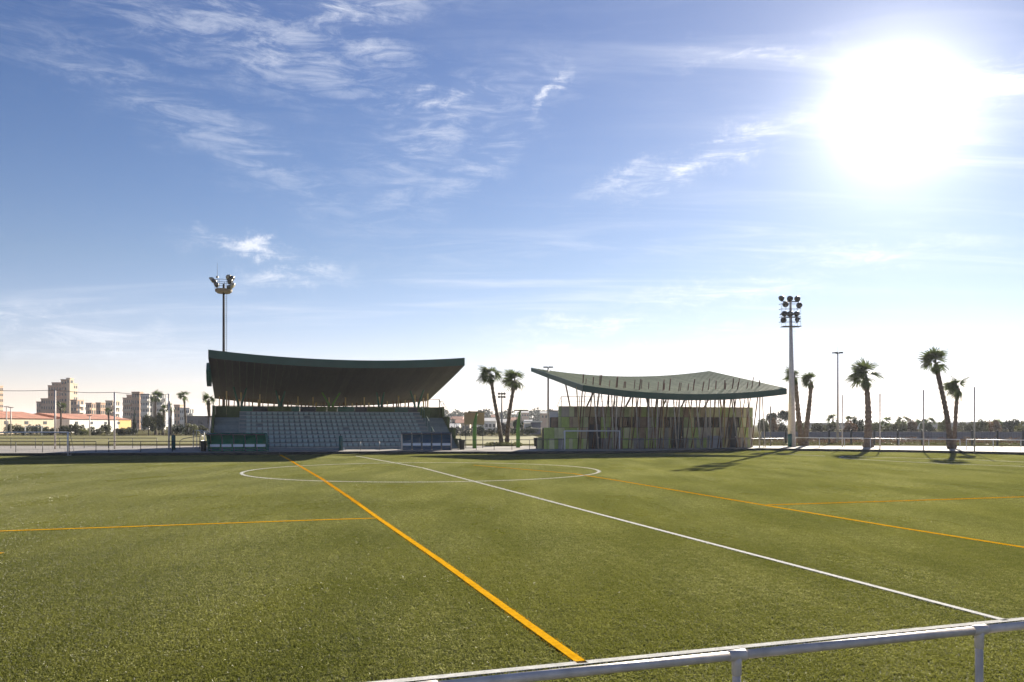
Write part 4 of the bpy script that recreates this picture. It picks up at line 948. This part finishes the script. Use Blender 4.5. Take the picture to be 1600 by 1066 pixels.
# curved white railings by the stand's left side
for i, (pa, pb_, Y, lm) in enumerate(((302, 320, 80, 'nearer'), (314, 329, 86, 'farther'))):
    t = thing('curved_railing', f'white curved tubular railing beside the left dugout, the {lm} of two', 'railing', (wx(pa, Y), Y, WALK), 0, 'white curved railings'); ww = (pb_ - pa) * Y / F
    top = wz(672.5 if i == 0 else 674, Y) - WALK
    for q in (0, .9): MB().tube([(0, q, 0), (0, q, top), (ww * .35, q, top + .02), (ww * .7, q, top - .15), (ww, q, top - .55), (ww, q, .1)], .035, 8).build('tube', M_white, t, True)
    for q in (.4, .7): MB().tube([(0, 0, top * q), (0, .9, top * q)], .02, 6).build('cross_bar', M_white, t)
rp = thing('ramp_rail', 'sloping pale handrail of the ramp left of the grandstand', 'railing', (wx(281, 78), 78, WALK))
MB().tube([(0, 0, 0), (0, 0, .75), (.3, 0, .95), (1.8, .5, 1.2)], .03, 8).build('tube', M_lime if False else M_steel, rp, True)
MB().tube([(1.6, .5, 0), (1.6, .5, 1.17)], .03, 8).build('post', M_steel, rp, True)

# ------------------------------------------------------------------ far buildings
WC = {}
def wmesh(a, b, c, m, nm):
    k = (round(a, 2), round(b, 2), round(c, 2), m.name, nm)
    if k not in WC: WC[k] = MB().box(-a / 2, a / 2, -b / 2, b / 2, 0, c).mesh(nm, m)
    return WC[k]
def block(t, xl, xc, xr, ytop, Y, m, floors, bal=None, wn=3, ws=3, z0=0, name='wall', m_side=None):
    """box seen from the left of its right corner: front spans xl..xc, right side xc..xr"""
    X0 = wx(xl, Y); X1 = wx(xc, Y); Dp = (X1 * F / (xr - 800) - Y) if abs(xr - xc) > .5 else 10.0; Dp = max(4, Dp); H = wz(ytop, Y)
    o = MB().box(X0, X1, Y, Y + Dp, z0, H).build(name, m, t)
    MB().box(X0 - .15, X1 + .15, Y - .15, Y + Dp + .15, H, H + .5).build('parapet', m_side or m, t)
    fh = 3.0; nfl = int((H - z0) / fh)
    for f_ in range(max(0, nfl - floors), nfl):
        z = H - (nfl - f_) * fh + .9
        if z < 1: continue
        for k in range(wn):
            x = X0 + (X1 - X0) * (k + .5) / wn; link('window', wmesh(min(1.3, (X1 - X0) / wn * .5), .1, 1.4, M_win, 'window'), t, (x, Y - .03, z))
        for k in range(ws):
            y = Y + Dp * (k + .5) / ws; link('window', wmesh(.1, min(2.2, Dp / ws * .55), 1.4 if not bal else 1.9, M_win, 'window'), t, (X1 + .03, y, z))
        if bal and 's' in bal: MB().box(X1, X1 + 1.3, Y + .4, Y + Dp - .4, z - .9, z + .15).build('balcony', M_bwhite, t)
        if bal and 'f' in bal: MB().box(X0 + .4, X1 - .2, Y - 1.3, Y, z - .9, z + .15).build('balcony', M_bwhite if 'w' in bal else M_cream, t)
    return H
def bldg(label, Y, name='apartment_building'): return thing(name, label, 'building', (0, 0, 0))
t = bldg('edge of a pink apartment tower cut by the left side of the view', 460); block(t, -14, -2, 3, 604, 460, M_beige, 8)
t = bldg('tall stepped apartment tower with cream lit side, highest building on the left', 450)
block(t, 75, 96, 103, 603.5, 450, M_brown, 10, wn=5); block(t, 81, 97, 105, 599, 452, M_brown, 9, wn=3, ws=2)
block(t, 95, 105, 112, 594, 446, M_beige, 9, wn=2, ws=2, m_side=M_cream); block(t, 104, 109, 114, 592, 444, M_cream, 1, wn=1, ws=1)
block(t, 109, 115, 121, 600.5, 448, M_cream, 9, wn=2, ws=2)
t = bldg('lower brown wing stepping down left of the tall apartment tower', 440); block(t, 57, 64, 66, 629, 442, M_brown, 4, wn=2); block(t, 64, 86, 89, 624, 440, M_brown, 5, wn=6)
t = bldg('low flats with rounded balconies right of the tall apartment tower', 430); block(t, 110, 120, 131, 626, 430, M_beige, 5, 's', wn=2, ws=2)
t = bldg('small cream flats left of the middle group', 430); block(t, 134, 143, 150, 631, 430, M_beige, 4, 'f', wn=3, ws=2)
t = bldg('small peach-coloured flats in the middle of the left group', 425); block(t, 150, 157, 166, 630.5, 425, M_brown, 4, wn=2, ws=3)
t = bldg('brown and cream flats behind the middle net post', 420); block(t, 165, 176, 187, 627.5, 420, M_cream, 4, 'fs', wn=3, ws=3)
t = bldg('stepped hotel block with long white balconies on its lit side', 400)
block(t, 192, 207, 209, 623, 404, M_beige, 6, 'f', wn=5); block(t, 198, 210, 212, 618.5, 408, M_beige, 6, 'f', wn=3); block(t, 206, 218, 221, 613.8, 402, M_brown, 8, wn=3, ws=1)
block(t, 220, 233, 237, 617, 400, M_bwhite, 8, 'fw', wn=5, ws=1)
block(t, 245, 254, 259, 616, 398, M_bwhite, 8, 'fsw', wn=4, ws=2); block(t, 236, 245, 246, 620, 405, M_grey, 8, wn=2)
t = bldg('low white balconied flats right of the hotel block', 380); block(t, 272, 281, 284, 634, 384, M_beige, 3, wn=2, ws=1); block(t, 281, 296, 303, 639, 380, M_bwhite, 4, 'fsw', wn=5, ws=2)
def shed(label, Ya, Yb, X, ze, zr_, mw, mr, end=None, span=18):
    """long shed running away from the viewer, its lit long side facing right"""
    t = thing('shed', label, 'building', (X, Ya, 0), R(90)); Ln = Yb - Ya
    MB().box(0, Ln, 0, span, 0, ze).build('wall', mw, t)
    n = max(2, int(Ln / 2.4))
    for k in range(n): MB().prism([(-.4, ze + .02), (span / 2, zr_), (span + .4, ze + .02), (span / 2, ze + .02)], 'x', Ln * k / n, Ln * (k + 1) / n - .05).build('roof_panel', mr, t)
    for k in range(int(Ln / 9)): link('window', wmesh(1.6, .1, .8, M_win, 'window'), t, (4 + k * 9, -.03, ze - 1.5))
    if end: MB().box(Ln - 9, Ln + .01, -.06, -.005, 0, ze - .02).build('end_panel', end, t)
    return t
M_pink = mat('pink_render', (.66, .42, .40), .9, var=.05)
shed('long cream shed with terracotta roof at the left edge', 150, 240, -127, 3.95, 5.9, M_cream, M_terr)
shed('second cream shed with terracotta roof and a yellow end wall', 248, 288, -127, 3.95, 5.7, M_bwhite, M_terr, mat('yellow_render', (.68, .45, .15), .9, var=.05))
t = thing('long_building', 'long grey-brown building left of the grandstand', 'building', (wx(288, 240), 240, 0)); MB().box(0, 12, 0, 14, 0, wz(651, 240)).build('wall', M_grey, t); MB().box(-.2, 12.2, -.2, 14.2, wz(651, 240), wz(650, 240)).build('roof', M_grey, t)
for k in range(4): link('window', wmesh(1.2, .1, .9, M_win, 'window'), t, (1.8 + k * 2.6, -.03, 2.6))
# between stand and pavilion
M_hill = mat('hill_scrub', (.10, .11, .075), .95, var=.35, scale=.02, bump=.5, bscale=.2)
def ridge(name, x0, x1, Y, D_, hs, m):
    b = MB(); n = len(hs); rows = [(0, 0), (.25, .7), (.5, 1), (.8, .8), (1, 0)]; v = b.v
    for (s, k) in rows:
        for i, h in enumerate(hs): v.append((x0 + (x1 - x0) * i / (n - 1), Y + D_ * s, h * k - .5))
    for r_ in range(len(rows) - 1):
        for i in range(n - 1): a = r_ * n + i; b.f.append((a, a + 1, a + n + 1, a + n))
    return struct(b.build(name, m, None, True))
rr = random.Random(4)
ridge('hill', -160, 150, 560, 300, [4 + 7 * math.exp(-((i - 12) / 8) ** 2) + rr.uniform(0, 1.2) for i in range(40)], M_hill)
ridge('far_hill', -3200, 900, 3600, 1800, [18 + 12 * math.sin(i * .35) + rr.uniform(0, 5) for i in range(70)], M_hill)
ridge('far_hill', 500, 4200, 3300, 1500, [14 + 10 * math.sin(i * .28 + 4) ** 2 + 6 * math.exp(-((i - 38) / 5) ** 2) * 1.3 + rr.uniform(0, 3) for i in range(80)], M_hill)
stuff(link('far_wood', leaf_cloud(14000, [(rr.uniform(-62, 34), rr.uniform(560, 700), rr.uniform(3, 10.5), rr.uniform(2, 4.5)) for _ in range(150)], 1.0, 8, .7, M_leaf2)), 'grey-green wooded rise behind the white houses, between grandstand and pavilion', 'wood')
hs = [(703, 716, 678, 668, M_bwhite, 'low white house'), (712, 734, 672, 661, M_cream, 'cream house with flat parapet'), (757, 775, 666, 658, M_bwhite, 'white two-storey house'), (776, 796, 668, 660, M_bwhite, 'small white villa'), (794, 812, 666, 657, M_cream, 'pale villa'), (820, 831, 667, 661, M_bwhite, 'white shed'), (726, 742, 664, 653, M_beige, 'beige house'), (768, 776, 660, 652, M_bwhite, 'narrow white house'), (845, 862, 656, 646, M_beige, 'beige flats'), (815, 826, 652, 645, M_beige, 'beige hilltop flats'), (705, 722, 663, 655, M_cream, 'pale terrace')]
wh = ['at the foot of the grandstand side', 'left of the tan board', 'between the tan board and the palm pair', 'seen between the two palm trunks', 'right of the palm pair', 'beside the blue-grey shed', 'just behind the tan board', 'left of the distant floodlight tower', 'behind the thin lamp post', 'on the rise right of the second green column', 'on the slope just right of the grandstand wall']
for i, ((x0, x1, yb, yt, m, nm), w_) in enumerate(zip(hs, wh)):
    Y = (240, 260, 300, 280, 310, 290, 330, 360, 420, 540, 340)[i]; t = thing('house', f'{nm} {w_}', 'house'); X0, X1 = wx(x0, Y), wx(x1, Y); H = wz(yt, Y)
    MB().box(X0, X1, Y, Y + 9, 0, H).build('wall', m, t); MB().prism([(Y - .4, H), (Y + 4.5, H + 1.1), (Y + 9.4, H)], 'x', X0 - .3, X1 + .3).build('roof', M_terr if i % 3 == 1 else M_bwhite, t)
    for k in range(3): link('window', wmesh(.9, .1, 1.2, M_win, 'window'), t, (X0 + (X1 - X0) * (k + .5) / 3, Y - .03, H - 2.2))
t = thing('shed', 'blue-grey warehouse beside the left end of the pavilion', 'building'); MB().box(wx(831, 200), wx(845, 200), 200, 214, 0, wz(660, 200)).build('wall', mat('slate_blue_cladding', (.10, .11, .16), .7), t); MB().box(wx(820, 202), wx(830.5, 202), 202, 214, 0, wz(663, 202)).build('wall', M_cab, t); MB().box(wx(820, 200) - .3, wx(845, 200) + .3, 199.5, 214.5, wz(660, 200), wz(660, 200) + .3).build('roof', M_bwhite, t)
t = thing('tower_block', 'grey-blue block rising behind the left corner of the pavilion', 'building'); MB().box(wx(859, 180), wx(872, 180), 180, 190, 0, wz(643, 180)).build('wall', M_cab, t); MB().box(wx(859, 180) - .2, wx(872, 180) + .2, 179.8, 190.2, wz(643, 180), wz(643, 180) + .25).build('parapet', M_grey, t)
# right far sheds
for i, (x0, x1, yt, Y, lm) in enumerate(((1395, 1440, 663, 420, 'behind the middle net poles'), (1455, 1520, 661, 450, 'behind the leaning palm pair'), (1555, 1610, 660, 430, 'at the right edge'), (1275, 1330, 662, 430, 'behind the tall street lamp'))):
    t = thing('shed', f'low distant greyish warehouse {lm}', 'building', group='distant warehouses on the right'); H = wz(yt, Y)
    MB().box(wx(x0, Y), wx(x1, Y), Y, Y + 25, 0, H).build('wall', (M_cab, M_grey)[i % 2], t); MB().box(wx(x0, Y) - .5, wx(x1, Y) + .5, Y - .5, Y + 25.5, H, H + .4).build('roof', M_bwhite, t)

# ------------------------------------------------------------------ air
hz = bpy.data.materials.new('haze'); hz.use_nodes = True; ht = hz.node_tree; ht.nodes.clear()
pv = ht.nodes.new('ShaderNodeVolumePrincipled'); ho = ht.nodes.new('ShaderNodeOutputMaterial'); ht.links.new(pv.outputs[0], ho.inputs['Volume'])
pv.inputs['Color'].default_value = (.86, .90, 1, 1); pv.inputs['Density'].default_value = .00014; pv.inputs['Anisotropy'].default_value = .35
stuff(MB().box(-7000, 7000, -150, 7500, -1.5, 60).build('haze', hz))
